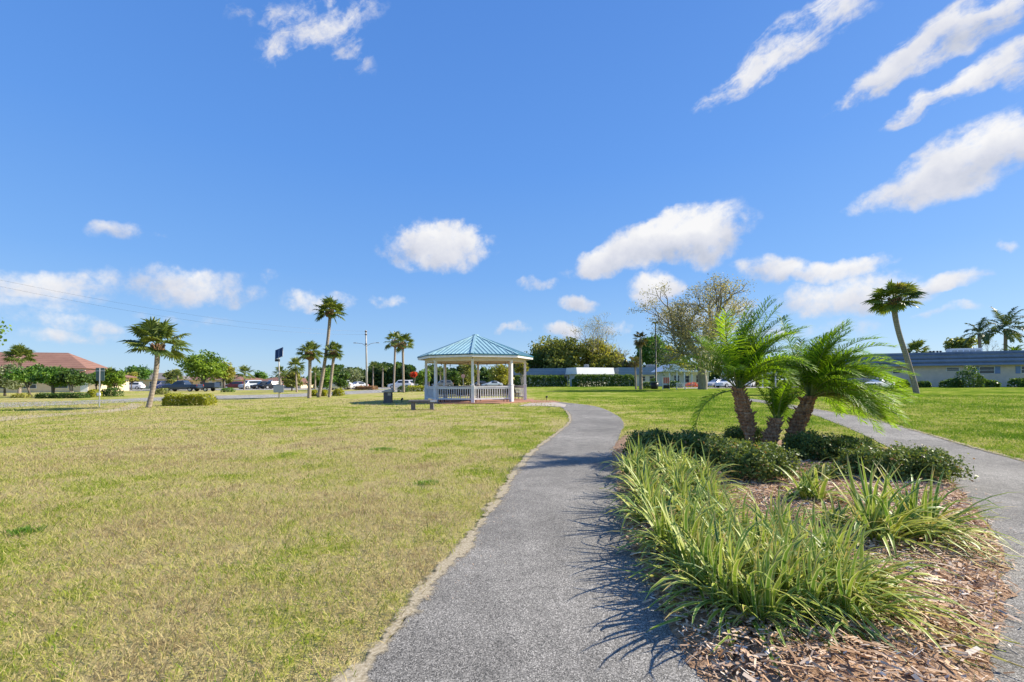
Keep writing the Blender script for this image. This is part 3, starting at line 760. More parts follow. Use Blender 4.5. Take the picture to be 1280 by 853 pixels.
fr3 += [(R(0), R(30), 1.1, 1.0), (R(-20), R(18), 1.05, .8), (R(12), R(42), 1.1, 1.2), (R(-8), R(2), .95, .7), (R(5), R(55), 1.1, 1.3)]
date_palm(b3, [(0, 0, -.03), (.10, 0, .30), (.25, 0, .66), (.40, .0, 1.02)], [.105, .118, .125, .09], fr3, 1.42,
          'right date palm with a thick leaning trunk and a broad windswept crown', 13, (.50, -.12, .0), 60)

# ------------------------------------------------------------------ cabbage (fan) palms
def fan_crown(n, Rr, seed, els=(80, -35), nl=20, wind=(0, 0, 0), squash=1.0):
    r = np.random.default_rng(seed); VS = []; T = []
    for i in range(n):
        az = i * 2.399963 + r.uniform(-.25, .25)
        el = R(els[0] + (els[1] - els[0]) * ((i + .5) / n) ** .9 + r.uniform(-8, 8))
        d = np.array([math.cos(az) * math.cos(el), math.sin(az) * math.cos(el), math.sin(el)]) + np.array(wind) * .8; d /= np.linalg.norm(d)
        sd = np.cross(d, [0, 0, 1.0]); sd /= np.linalg.norm(sd) + 1e-6; up = np.cross(sd, d)
        pl = Rr * r.uniform(.46, .62); P = d * pl
        P = P + np.array([0, 0, -.10 * Rr]) * (1 - abs(math.sin(el)))
        # petiole
        w = sd * .022 * Rr
        VS += [-w, w, P + w * .5, P - w * .5]; tb = np.clip(r.normal(.5, .16) - .12 * (el < 0), 0, 1); T += [tb]
        FL = Rr * r.uniform(.40, .54); tw = r.normal(0, .35); sd = sd * math.cos(tw) + up * math.sin(tw); up = np.cross(sd, d)
        for k in range(nl):
            a = (k / (nl - 1) - .5) * 2 * R(125); q = abs(a) / R(125)
            v = d * math.cos(a) + sd * math.sin(a) + up * .28 * (q - .3); v /= np.linalg.norm(v)
            ln = FL * (1 - .18 * q) * r.uniform(.85, 1.1)
            wv = np.cross(v, up); wv /= np.linalg.norm(wv) + 1e-6; wv = wv * Rr * .034 + up * Rr * .014 * (-1) ** k
            B = P + d * (.10 * Rr) * (1 - q)
            m1 = B + v * ln * .55; v2 = v + np.array([0, 0, -1.0]) * r.uniform(.35, .95) + np.array(wind) * .6; v2 /= np.linalg.norm(v2)
            e = m1 + v2 * ln * .45
            VS += [B - wv * .35, B + wv * .35, m1 + wv, m1 - wv, m1 - wv, m1 + wv, e + wv * .15, e - wv * .15]
            tt = tb + r.normal(0, .10); T += [tt, tt]
    V = np.array(VS); V[:, 2] *= squash
    return V, np.clip(T, 0, 1)
def sabal(base, pts, rad, Rr, boot, label, seed, group=None, n=26, els=(80, -38), nl=18, wind=(0, 0, 0), squash=1.0, mat='sabal', boots=True):
    """pts: trunk line relative to base; boot: (radius, height) of the ball of old leaf bases"""
    root = thing('cabbage_palm', base, label, 'palm tree', group)
    m = MB(); m.tube(catmull(pts, 5), list(np.interp(np.linspace(0, 1, 5 * (len(pts) - 1) + 1), np.linspace(0, 1, len(rad)), rad)), 12)
    m.build('trunk', MT['sabaltrunk'], root, True)
    top = Vector(pts[-1])
    if boot:
        br, bh = boot; m = MB(); r = random.Random(seed)
        m.lathe([(rad[-1] * .9, -bh * .12), (br * .75, bh * .15), (br * .8, bh * .5), (br * .4, bh * .95), (br * .2, bh * 1.1)], 10, top)
        for k in range(46):
            a = k * 2.399; t = k / 46; hh = bh * (.02 + .85 * t); rr = br * (.72 + .25 * math.sin(math.pi * (.15 + t * .8)))
            p = top + Vector((math.cos(a) * rr * .75, math.sin(a) * rr * .75, hh)); dd = Vector((math.cos(a), math.sin(a), 1.1 + t)).normalized()
            m.tube([p, p + dd * br * r.uniform(.5, .8)], [br * .17, br * .06], 5)
        m.build('boots', MT['boots'], root)
        top = top + Vector((0, 0, bh * .85))
    V, T = fan_crown(int(n * (1.0 if n > 24 else .85)), Rr, seed, els, nl + 4, wind, 1.0 - (1 - squash) * .7); V = V + np.array(top)
    npmesh('crown', V, np.arange(len(V)).reshape(-1, 4), MT[mat], root, tint=T)
    return root
def sabal_px(bx, by, tx, ty, cr_px, label, seed, D=None, r0=.17, r1=.13, bend=0.0, bootr=None, mids=None, **kw):
    """base pixel, crown base pixel (top of trunk), crown radius in pixels"""
    b = G(bx, by) if D is None else Gd(bx, D)
    D = b.y; s = D / F
    top = At(tx, ty, D) - b
    if mids: pts = [Vector((0, 0, -.1))] + [At(mx, my, D) - b for mx, my in mids] + [top]
    else: pts = [Vector((0, 0, -.1)), top * .35 + Vector((bend, 0, 0)), top * .7 + Vector((bend, 0, 0)), top]
    bo = (bootr * s, bootr * s * 1.7) if bootr else None
    return sabal(b, pts, [r0, r0 * .85, r1, r1 * 1.05], cr_px * s, bo, label, seed, **kw)
GS = 'cabbage palms on the left lawn and roadside'
sabal_px(185, 510, 197, 443, 38, 'cabbage palm with leaning pale trunk and knobby boot ball beside the yellow hedge', 31, bend=.08, bootr=7.5, r0=.135, r1=.115, n=24, els=(86, -22), nl=22, squash=.82, group=GS)
sabal_px(398, 497, 412.5, 397, 20, 'tallest cabbage palm, leaning across the shorter palms by the road', 32, bend=.1, bootr=5.5, n=34, els=(86, -40), nl=16, squash=.8, group=GS)
sabal_px(386.5, 498, 387.5, 450, 17, 'cabbage palm left of the tall leaning palm, with a dark brown ball under its crown', 33, bootr=6, n=30, els=(84, -45), nl=16, squash=.85, group=GS)
sabal_px(411.5, 497, 417, 447, 13.5, 'small cabbage palm right of the tall leaning palm', 34, bootr=4.8, n=28, els=(84, -50), nl=16, r0=.14, r1=.12, group=GS)
sabal_px(371, 490.5, 369.5, 458, 12, 'thin trunked cabbage palm farther back, nearest the solar sign', 35, n=26, els=(84, -40), nl=14, r0=.14, r1=.11, group=GS)
sabal_px(394, 489, 394, 466, 9, 'short cabbage palm half hidden behind the two roadside palms', 36, n=22, els=(84, -50), nl=12, r0=.14, r1=.12, group=GS)
sabal_px(492, 489, 494, 434, 15, 'left palm of the tall slim pair beyond the stone pedestal, crown blown right', 37, bootr=5, n=22, els=(86, -30), nl=16, r0=.16, r1=.15, wind=(.35, 0, .0), group=GS)
sabal_px(504.5, 491, 503.5, 436, 15, 'right palm of the tall slim pair beyond the stone pedestal, next to the gazebo', 38, bootr=4.5, n=22, els=(86, -30), nl=16, r0=.16, r1=.14, wind=(.45, 0, 0), group=GS)
sabal_px(24, 488, 25, 447, 16.5, 'cabbage palm standing in front of the big red brown roof', 39, D=60, n=30, els=(86, -20), nl=16, r0=.2, r1=.17, group=GS)
sabal_px(134, 496, 138, 470, 11, 'small cabbage palm over the bushes beside the grey road sign', 40, D=50, n=24, els=(86, -15), nl=14, group=GS)
sabal_px(351, 492, 350, 466, 9, 'short round headed cabbage palm right behind the solar panel pole', 41, D=58, n=26, els=(86, -40), nl=12, group=GS)
sabal_px(305, 487.6, 306, 468, 12, 'dark feathery palm in front of the cream houses', 42, D=88, n=24, els=(86, -30), nl=14, r0=.18, r1=.15, group=GS)
sabal_px(224, 487, 222, 470, 8, 'small palm in front of the cream houses left of the spreading tree', 43, D=92, n=22, els=(86, -40), nl=12, group=GS)
# row of palms in the far grove left of the gazebo
for i, (x, t, c, lab) in enumerate([(466, 455, 8, 'far grove palm just right of the street light pole'), (478, 457, 7, 'far grove palm above the stone pedestal'),
                                    (536, 460, 8, 'far grove palm seen just left of the gazebo post'), (550, 462, 8, 'far grove palm seen through the left gazebo opening'),
                                    (449, 463, 7, 'far grove palm left of the street light pole')]):
    sabal_px(x, 484, x + .5, t + 3, c, lab, 60 + i, D=106, n=20, nl=10, r0=.2, r1=.16, group='palms of the far grove')
# right side
sabal_px(1146, 492, 1118, 384, 28.5, 'tall curved cabbage palm leaning left over the right lawn', 51, bootr=6.8, r0=.24, r1=.20,
         mids=[(1143, 480), (1133, 446), (1124, 418), (1119, 396)], n=34, els=(84, -34), nl=20, wind=(.22, 0, .02), squash=.72, group='palms around the right building')
sabal_px(1146, 478, 1146, 440, 16, 'round headed cabbage palm rising behind the left part of the blue roof', 52, D=84, n=30, els=(86, -35), nl=14, group='palms around the right building')
sabal_px(801, 487, 800.5, 424, 11, 'thin tall palm with a ragged dead crown beside the lamp post', 53, D=64, n=26, els=(75, -75), nl=12, r0=.26, r1=.17, mat='deadpalm', group='thin palms by the hedge')
sabal_px(795, 487, 793.5, 452, 9, 'thinner shorter palm trunk left of the ragged dead palm', 54, D=67, n=26, els=(70, -70), nl=9, r0=.16, r1=.11, mat='deadpalm', group='thin palms by the hedge')
sabal_px(1015, 484, 1014, 452, 12, 'cabbage palm in the shade behind the date palms, far lawn', 55, D=90, n=26, nl=12, group='palms around the right building')
def queen_palm(base, pts, rad, nfr, L, label, seed, wind, group, els=(78, -30), mat='dategrey', ll=1.1):
    root = thing('queen_palm', base, label, 'palm tree', group)
    m = MB(); m.tube(catmull(pts, 4), list(np.interp(np.linspace(0, 1, 4 * (len(pts) - 1) + 1), np.linspace(0, 1, len(rad)), rad)), 10)
    m.build('trunk', MT['sabaltrunk'], root, True)
    top = pts[-1]; VS = []; TS = []; m = MB()
    for i in range(nfr):
        az = i * 2.4; el = R(els[0] + (els[1] - els[0]) * i / nfr)
        pp, V, T = pinnate(top, az, el, L * random.uniform(.85, 1.1), 1.5, wind, 34, .075, ll, seed * 50 + i, .2)
        VS.append(V); TS.append(T)
    V = np.concatenate(VS); npmesh('crown', V, np.arange(len(V)).reshape(-1, 4), MT[mat], root, tint=np.concatenate(TS))
    return root
D = 82.0
for bx, tx, ty, L, nf, lab, sd, wd in [(1254, 1257, 411, 4.6, 24, 'big windswept queen palm behind the right end of the blue roof', 71, (.45, 0, .25)),
                                   (1225, 1224, 417, 3.2, 10, 'scraggly queen palm with few drooping fronds behind the blue roof', 72, (-.1, 0, .15))]:
    b = Gd(bx, D); t = At(tx, ty, D) - b
    queen_palm(b, [(0, 0, 0), t * .5 + Vector((.15, 0, 0)), t], [.3, .26, .24], nf, L, lab, sd, wd, 'palms around the right building')
b = Gd(1268, D - 2); t = At(1268, 441, D - 2) - b
queen_palm(b, [(0, 0, 0), t * .5, t], [.2, .18, .16], 16, 2.2, 'short yellowish palm peeking over the right end of the blue roof', 73, (.1, 0, 0), 'palms around the right building', (70, 5), 'date', .4)

# ------------------------------------------------------------------ broad-leaved trees
def tree(name, base, H, W, hb, mat, label, group=None, nleaf=5000, ls=.32, lobes=14, seed=0, trunk_r=None, trunks=1, cat='tree', bark='bark', openness=.45, depth=None, leaf_mat=None, xoff=0.0, flat=.8):
    r = np.random.default_rng(seed); rr = random.Random(seed)
    root = thing(name, base, label, cat, group)
    tr = trunk_r or .03 * H; ch = H - hb; dp = depth or W
    cz = hb + ch * .45
    C = []
    for k in range(lobes):
        a = k * 2.399963; t = (k + .5) / lobes; q = math.sqrt(t) * .70
        zz = r.uniform(-.6, .85); sh = math.sqrt(max(.15, 1 - zz * zz * .8))
        C.append((xoff + math.cos(a) * q * W / 2 * sh * r.uniform(.85, 1.15), math.sin(a) * q * dp / 2 * sh, cz + zz * ch * .40, r.uniform(.6, 1.15)))
    C = np.array(C)
    m = MB()
    for k in range(trunks):
        off = Vector((0, 0, 0)) if trunks == 1 else Vector((rr.uniform(-.12, .12) * W, rr.uniform(-.1, .1) * W, 0)) * .3
        sp = Vector((rr.uniform(-1, 1), rr.uniform(-.6, .6), 0)) * (.04 * H if trunks == 1 else .16 * W)
        f1 = Vector((sp.x, sp.y, hb + ch * .15))
        m.tube([off + Vector((0, 0, -.15)), off + f1 * .45 + Vector((0, 0, 0)), off + f1], [tr * 1.25, tr, tr * .8], 8)
        for j in range(k, lobes, trunks):
            e = Vector(C[j][:3]); s = off + f1 * rr.uniform(.7, 1)
            m.tube([s, s.lerp(e, .5) + Vector((0, 0, -.05 * ch)), e], [tr * .5, tr * .3, tr * .1], 5, False)
    m.build('trunk', MT[bark], root, True)
    # leaf clumps on the lobes
    per = nleaf // lobes; VS = []; TS = []
    for j in range(lobes):
        lr = min(W, dp) * .27 * C[j][3]; sub = 16
        sd = r.normal(size=(sub, 3)); sd /= np.linalg.norm(sd, axis=1)[:, None]; sd *= (r.random((sub, 1)) ** .5) * np.array([lr, lr, min(lr * flat, ch * .34)])
        ci = r.integers(0, sub, per)
        P = sd[ci] + r.normal(0, 1, (per, 3)) * lr * .20 * np.array([1, 1, .7]) + C[j][:3]
        VS.append(P); TS.append(np.clip(r.normal(.45, .17, per) + r.normal(0, .13) + r.normal(0, .1, sub)[ci], 0, 1))
    P = np.concatenate(VS); T = np.concatenate(TS); k = P[:, 2] > hb * .8; P, T = P[k], T[k]
    V, Fq = leaf_quads(P, ls, .7)
    npmesh('crown', V, Fq, mat, root, tint=T)
    return root
def tree_px(name, x, D, ty, by, wpx, fol, label, group=None, hb=None, **kw):
    b = Gd(x, D); H = Zat(x, ty, D); h0 = max(.4, Zat(x, by, D)) if hb is None else hb
    return tree(name, b, H, wpx * D / F, h0, FOL[fol], label, group, **kw)
GL = 'trees in front of the big red brown roofed house'
tree_px('bushy_tree', 6, 52, 457, 486, 44, 'grey', 'grey green bushy tree at the left edge in front of the house', GL, seed=1, nleaf=5200, ls=.24)
tree_px('small_tree', 37, 48, 457, 480, 40, 'green', 'round dark green tree second from the left edge, in front of the house', GL, seed=2, nleaf=4200, ls=.22, trunks=2, trunk_r=.08)
tree_px('small_tree', 66, 46, 461, 483, 38, 'green', 'low spreading green tree with crooked dark stems left of the pale limbed one', GL, seed=3, nleaf=4000, ls=.2, trunks=3, trunk_r=.07)
tree_px('small_tree', 91, 46, 463.5, 482, 36, 'dark', 'low dark tree with pale bare limbs reaching right in front of the house', GL, seed=4, nleaf=3400, ls=.2, trunks=3, trunk_r=.07, bark='paletwig', xoff=.1)
tree_px('small_tree', 122, 50, 464, 483, 22, 'green', 'dense round tree just behind the grey road sign', GL, seed=5, nleaf=2600, ls=.22, trunks=2, trunk_r=.07)
tree_px('small_tree', 143, 50, 463, 484, 26, 'bright', 'bright green tree with forked stems right of the grey road sign', GL, seed=6, nleaf=2800, ls=.22, trunks=3, trunk_r=.07)
# out-of-frame tree whose branch enters at the left edge
bt = Gd(-88, 30)
tree('pine_tree', bt, 8.2, 7.4, 3.2, FOL['bright'], 'tall green tree at the far left edge with only a branch tip in view', None, 5000, .26, 16, 8)
GM = 'trees in front of the cream houses across the road'
tree_px('spreading_tree', 254, 86, 441, 473, 56, 'bright', 'large spreading bright green tree with a dark leaning trunk above the dark pickup', GM, seed=11, nleaf=6500, ls=.38, trunk_r=.34, lobes=18)
tree_px('spreading_tree', 280, 90, 452, 475, 26, 'ygreen', 'yellowish right neighbour of the large spreading tree', GM, seed=12, nleaf=2600, ls=.35, trunk_r=.2)
tree_px('small_tree', 216, 95, 462, 482, 22, 'olive', 'olive tree left of the large spreading tree', GM, seed=13, nleaf=2400, ls=.35)
tree_px('small_tree', 172, 108, 459, 479, 36, 'green', 'green tree behind the white parked car and the leaning palm', GM, seed=14, nleaf=2600, ls=.42)
tree_px('small_tree', 164, 96, 465, 480, 16, 'ygreen', 'thin yellowish tree behind the white parked car', GM, seed=15, nleaf=1400, ls=.34)
tree_px('small_tree', 365, 72, 462, 489, 26, 'olive', 'rounded brownish tree right of the solar panel pole', GM, seed=16, nleaf=2800, ls=.3)
tree_px('small_tree', 402, 76, 459, 487, 34, 'green', 'dense green tree behind the tall leaning palm', GM, seed=17, nleaf=3400, ls=.32)
tree_px('small_tree', 426, 78, 463, 486, 26, 'dark', 'dark green tree behind the white parked van', GM, seed=18, nleaf=2600, ls=.32)
tree_px('small_tree', 438, 92, 458, 485, 32, 'grey', 'pale grey green tree left of the street light pole', GM, seed=19, nleaf=1900, ls=.34, bark='paletwig')
tree_px('small_tree', 285, 112, 467, 480, 16, 'olive', 'far olive tree above the maroon car', GM, seed=20, nleaf=1200, ls=.42)
tree_px('small_tree', 326, 135, 464, 478, 18, 'green', 'far green crown peeking over the red brown roof', GM, seed=21, nleaf=1200, ls=.5)
tree_px('flowering_tree', 517.5, 72, 462.5, 476, 11, 'redflower', 'small tree with a round bright orange red crown left of the gazebo', None, seed=22, nleaf=900, ls=.22, lobes=7, trunk_r=.06)
tree_px('small_tree', 528, 80, 460, 485, 22, 'bright', 'bright green round tree between the orange red tree and the gazebo', 'trees of the far grove', seed=23, nleaf=2600, ls=.3)
tree_px('small_tree', 625, 98, 455, 486, 34, 'ygreen', 'yellow green tree seen through the middle of the gazebo', 'trees of the far grove', seed=24, nleaf=2600, ls=.4)
tree_px('small_tree', 580, 120, 452, 482, 36, 'olive', 'olive round crown seen through the left half of the gazebo', 'trees of the far grove', seed=25, nleaf=2400, ls=.5)
tree_px('small_tree', 652, 62, 450, 484, 18, 'ygreen', 'multi stemmed tree seen through the right gazebo opening', 'trees of the far grove', seed=26, nleaf=2000, ls=.26, trunks=4, trunk_r=.06, bark='paletwig', hb=2.0)
tree_px('small_tree', 609, 112, 461, 484, 20, 'dark', 'dark tree seen right of the front gazebo post', 'trees of the far grove', seed=27, nleaf=1600, ls=.45)
tree_px('small_tree', 566, 100, 461, 485, 20, 'dark', 'dark tree seen beside the back left gazebo post', 'trees of the far grove', seed=28, nleaf=1600, ls=.42)
GW = 'trees behind the white building'
tree_px('broad_tree', 695, 126, 421, 474, 72, 'olive', 'broad olive tree directly right of the gazebo roof', GW, seed=31, nleaf=13600, ls=.6, lobes=24, hb=2.5)
tree_px('broad_tree', 672, 125, 432, 476, 34, 'dark', 'darker tree between the gazebo roof and the broad olive tree', GW, seed=36, nleaf=5780, ls=.55, lobes=12, hb=2.5)
tree_px('broad_tree', 744, 123, 424, 474, 60, 'ygreen', 'yellow green tree above the white fascia', GW, seed=32, nleaf=10200, ls=.55, lobes=20, hb=2.5)
tree_px('broad_tree', 768, 122, 436, 474, 34, 'olive', 'olive tree right of the yellow green tree', GW, seed=37, nleaf=5780, ls=.55, lobes=14, hb=2.5)
tree_px('autumn_tree', 776, 122, 448, 472, 24, 'autumn', 'rust and orange tree above the white building', GW, seed=33, nleaf=3400, ls=.45, lobes=10, hb=2.5)
tree_px('autumn_tree', 789, 121, 452, 472, 20, 'autumn', 'golden tree left of the thin palms', GW, seed=38, nleaf=2550, ls=.45, lobes=9, hb=2.5)
tree_px('broad_tree', 814, 124, 416, 474, 46, 'green', 'deep green tree behind the black lamp post', GW, seed=34, nleaf=10200, ls=.5, lobes=20, hb=2.5)
tree_px('broad_tree', 838, 126, 428, 474, 42, 'ygreen', 'mottled green tree behind the big oak, left side', GW, seed=35, nleaf=6120, ls=.5, lobes=14, hb=2.5)
tree_px('broad_tree', 905, 112, 432, 474, 56, 'olive', 'olive tree behind the big oak, right side', GW, seed=39, nleaf=7140, ls=.5, lobes=16, hb=2.5)
tree_px('broad_tree', 985, 118, 440, 478, 66, 'green', 'green tree behind the carport and the date palms', GW, seed=40, nleaf=7480, ls=.5, lobes=16, hb=2.5)
tree_px('broad_tree', 1050, 120, 444, 478, 60, 'dark', 'dark tree hidden behind the right date palm crown', GW, seed=43, nleaf=5780, ls=.5, lobes=16, hb=2.5)
tree_px('round_tree', 1200, 96, 419, 460, 34, 'olive', 'round olive tree behind the white rooftop unit', None, seed=41, nleaf=5100, ls=.42, lobes=12)
tree_px('round_tree', 1180, 92, 432, 470, 13, 'grey', 'small grey green tree left of the round olive tree behind the blue roof', None, seed=42, nleaf=1530, ls=.35, lobes=6)

# bare branching trees
def bare_tree(base, H, W, trunk_r, label, seed, name='oak_tree', levels=5, leaf='sparse', nleaf=2500, ls=.2, moss=0, fork=.3, group=None, bark='bark', hang=None, fine=1.0):
    r = random.Random(seed); root = thing(name, base, label, 'tree', group); m = MB(); tips = []; mids = []
    def grow(p, d, L, rad, lev):
        pts = [p]; q = p.copy(); dd = d.copy(); n = 4
        for k in range(n):
            dd = (dd + Vector((r.uniform(-.25, .25), r.uniform(-.25, .25), r.uniform(-.12, .2)))).normalized(); q = q + dd * L / n; pts.append(q.copy())
        m.tube(pts, [rad * (1 - .45 * k / n) for k in range(n + 1)], max(4, 8 - lev), False)
        if lev >= 2: mids.extend(pts[1:])
        if lev >= levels: tips.append(q); return
        nb_ = r.choice((3, 3, 4)) if lev < 3 else r.choice((2, 3, 3))
        for k in range(nb_):
            a = 6.283 * (k + r.uniform(-.25, .25)) / nb_; t = dd.orthogonal().normalized(); b = dd.cross(t)
            sp = r.uniform(.5, .95) if lev else r.uniform(.55, .9)
            nd = (dd + (t * math.cos(a) + b * math.sin(a)) * sp + Vector((0, 0, .12))).normalized()
            st = pts[r.choice((2, 3, 4))] if lev else pts[r.choice((3, 4))]
            grow(st.copy(), nd, L * r.uniform(.62, .86), rad * r.uniform(.45, .62), lev + 1)
    grow(Vector((0, 0, -.2)), Vector((.04, 0, 1)).normalized(), H * fork, trunk_r, 0)
    # scale to the wanted size
    V = np.array(m.v); zmax = V[:, 2].max(); xr = np.percentile(np.abs(V[:, 0]), 99.5)
    k = np.array([W / 2 / xr, W / 2 / xr * .9, H / zmax])
    m.v = [tuple(v) for v in V * np.where(V[:, 2:3] < H * fork * .8, np.array([1, 1, k[2]]), k)] if False else [tuple(v) for v in np.stack([V[:, 0] * (1 + (k[0] - 1) * np.clip(V[:, 2] / (H * .5), 0, 1)), V[:, 1] * (1 + (k[1] - 1) * np.clip(V[:, 2] / (H * .5), 0, 1)), V[:, 2] * k[2]], 1)]
    m.build('trunk', MT[bark], root, True)
    def tr(P):
        P = np.array([tuple(p) for p in P]); z = P[:, 2:3]
        s = np.concatenate([1 + (k[0] - 1) * np.clip(z / (H * .5), 0, 1), 1 + (k[1] - 1) * np.clip(z / (H * .5), 0, 1), np.full_like(z, k[2])], 1)
        return P * s
    tp = tr(tips); md = tr(mids)
    i = rng.integers(0, len(tp), nleaf); P = tp[i] + rng.normal(0, 1, (nleaf, 3)) * .028 * W * fine * np.array([1, 1, .6])
    V, Fq = leaf_quads(P, ls, .6); npmesh('crown', V, Fq, FOL[leaf], root, tint=rng.uniform(0, 1, nleaf))
    if moss:
        lo = md[md[:, 2] < H * .55]
        i = rng.integers(0, len(lo), moss); P = lo[i] + rng.normal(0, .5, (moss, 3)) * np.array([1, 1, .5]); P[:, 2] -= rng.random(moss) ** 1.5 * H * .26
        P = P[P[:, 2] > H * .13]
        V, Fq = leaf_quads(P, ls * 1.7, .45); npmesh('hanging_moss', V, Fq, FOL['moss'], root, tint=rng.uniform(0, 1, len(P)))
    return root
b = G(878, 487); bare_tree(b, Zat(878, 356, b.y), 17.5, .66, 'huge old oak with bare grey limbs and hanging grey moss behind the date palms', 204, levels=5, nleaf=15000, ls=.19, moss=3600, fork=.28, bark='paletwig')
b = Gd(742, 121); bare_tree(b, Zat(742, 391, 121), 14, .35, 'thin leafless tree rising above the white building', 97, 'bare_tree', 5, 'sparse', 2600, .22, 0, .36, bark='paletwig')
b = Gd(778, 120.5); bare_tree(b, Zat(778, 428, 120.5), 8, .25, 'small purple grey leafless tree between the autumn tree and the thin palms', 98, 'bare_tree', 4, 'sparse', 150, .3, 0, .36, bark='paletwig')
b = Gd(1236, 84); bare_tree(b, Zat(1236, 418, 84), 5, .12, 'small leafless tree between the two queen palms behind the blue roof', 99, 'bare_tree', 4, 'sparse', 80, .2, 0, .4, bark='paletwig')
#==PART3==
# ------------------------------------------------------------------ clipped hedges and bushes far off
def hedge(name, a, b, h, w, mat, label, group=None, n=4000, ls=.12, cat='hedge', wob=.06):
    a = Vector(a); b = Vector(b); d = b - a; L = d.length; an = math.atan2(d.y, d.x)
    root = thing(name, ((a.x + b.x) / 2, (a.y + b.y) / 2, 0), label, cat, group, an)
    k = rng.random(n); P = np.zeros((n, 3)); s = rng.uniform(-1, 1, n)
    x = rng.uniform(-L / 2, L / 2, n); lump = 1 + wob * np.sin(x * 2.3 + a.x) + wob * np.sin(x * 5.1)
    hh = h * lump
    top = k < .38; fr = (k >= .38) & (k < .85)
    P[:, 0] = x
    P[:, 1] = np.where(top, s * w / 2, np.where(fr, -w / 2, w / 2)) + rng.normal(0, ls * .4, n)
    P[:, 2] = np.where(top, hh, rng.random(n) * hh) + rng.normal(0, ls * .35, n)
    ends = rng.random(n) < .08; P[ends, 0] = np.sign(x[ends]) * L / 2; P[ends, 1] = rng.uniform(-w / 2, w / 2, ends.sum()); P[ends, 2] = rng.random(ends.sum()) * h
    ed = np.clip((L / 2 - np.abs(P[:, 0])) / (.3 * h + .05), .45, 1); P[:, 2] = np.maximum(P[:, 2] * ed ** .5, .02)
    V, Fq = leaf_quads(P, ls, .7)
    npmesh('foliage', V, Fq, mat, root, tint=np.clip(rng.normal(.5, .2, n) + .25 * (lump - 1) / wob * .2, 0, 1))
    m = MB(); m.tube([(-L * .46, 0, .0), (L * .46, 0, .0)], .03, 5); nb_ = max(3, int(L / .5))
    for i in range(min(60, nb_)):
        xx = -L / 2 + L * (i + .5) / min(60, nb_); m.tube([(xx, 0, -.05), (xx + random.uniform(-.1, .1), random.uniform(-.1, .1) * w, h * .85)], [.03 + .01 * h, .012], 5)
    m.build('stem', MT['stemtwig'], root)
    return root
def hedge_px(name, x0, x1, D, h, w, mat, label, group=None, D1=None, **kw):
    return hedge(name, Gd(x0, D), Gd(x1, D1 or D), h, w, mat, label, group, **kw)
hedge_px('yellow_hedge', 210, 265, 26.6, .60, .9, FOL['yellow'], 'bright yellow green hedge in front of the dark pickup, right of the leaning palm', None, n=3600, ls=.10)
hedge_px('low_hedge', 50, 107, 42, .42, .9, FOL['dark'], 'low clipped dark hedge in front of the crooked trees', None, n=3000, ls=.11)
GY = 'yellow bushes at the foot of the roadside palms'
for x, D, w_, h_, lab in [(393, 43, 6, .55, 'small yellow bush between the two left roadside palms'), (405, 43, 8, .55, 'yellow bush between the tall leaning palm and the small palm'),
                          (423, 44, 12, .6, 'yellow bush on the right side of the small roadside palm')]:
    hedge_px('yellow_bush', x - w_ / 2, x + w_ / 2, D, h_, .7, FOL['yellow'], lab, GY, n=900, ls=.12, cat='bush')
hedge_px('yellow_bush', 509, 535, 62, .7, 2.0, FOL['yellow'], 'wide yellow bush patch between the tall slim pair of palms and the gazebo', None, n=1600, ls=.16, cat='bush')
hedge_px('low_bush', 498, 510, 58, .8, 1.0, FOL['dark'], 'dark low bush at the foot of the tall slim pair of palms', None, n=700, ls=.14, cat='bush')
hedge_px('yellow_bush', 112, 123, 45, .65, .8, FOL['yellow'], 'yellow bush at the foot of the grey road sign', None, n=900, ls=.12, cat='bush')
hedge_px('low_bush', 130, 150, 47, .75, .9, FOL['dark'], 'dark bush under the small palm right of the road sign', None, n=1200, ls=.13, cat='bush')
hedge_px('low_bush', 18, 36, 44, .35, .7, FOL['ygreen'], 'small pale bush at the left end of the low clipped hedge', None, n=500, ls=.11, cat='bush')
hedge_px('low_bush', 278, 292, 66, .5, .8, FOL['green'], 'low green bush on the verge behind the trailer', None, n=600, ls=.15, cat='bush')
hedge_px('low_bush', 196, 210, 54, .6, .8, FOL['olive'], 'olive bush on the verge left of the dark pickup', None, n=600, ls=.14, cat='bush')
hedge_px('bedding_plants', 446, 470, 78, .55, 2.5, FOL['brownplant'], 'brown bedding plants around the foot of the street light pole', None, n=1400, ls=.2, cat='plants')
hedge_px('tall_hedge', 640, 708, 104, 2.35, 2.2, FOL['dark'], 'left half of the tall dark hedge in front of the white building', 'tall hedges before the white building', n=5200, ls=.36, wob=.03)
hedge_px('tall_hedge', 716, 793, 101, 2.4, 2.2, FOL['dark'], 'right half of the tall dark hedge in front of the white building', 'tall hedges before the white building', n=5600, ls=.36, wob=.03)
hedge_px('low_bush', 803, 815, 74, .9, 1.2, FOL['dark'], 'dark bush at the wall left of the round black bin', None, n=800, ls=.2, cat='bush')
hedge_px('low_bush', 836, 852, 80, 1.0, 1.2, FOL['dark'], 'dark bush behind the white garden bench', None, n=900, ls=.22, cat='bush')
hedge_px('low_bush', 858, 872, 82, .8, 1.0, FOL['redflower'], 'red flowering bush left of the old oak trunk', None, n=240, ls=.18, cat='bush')
hedge_px('clipped_bush', 813.5, 820.5, 71, 2.0, 1.0, FOL['dark'], 'dark egg shaped bush behind the black bin', None, n=900, ls=.2, cat='bush')
GB2 = 'bushes along the wall of the right building'
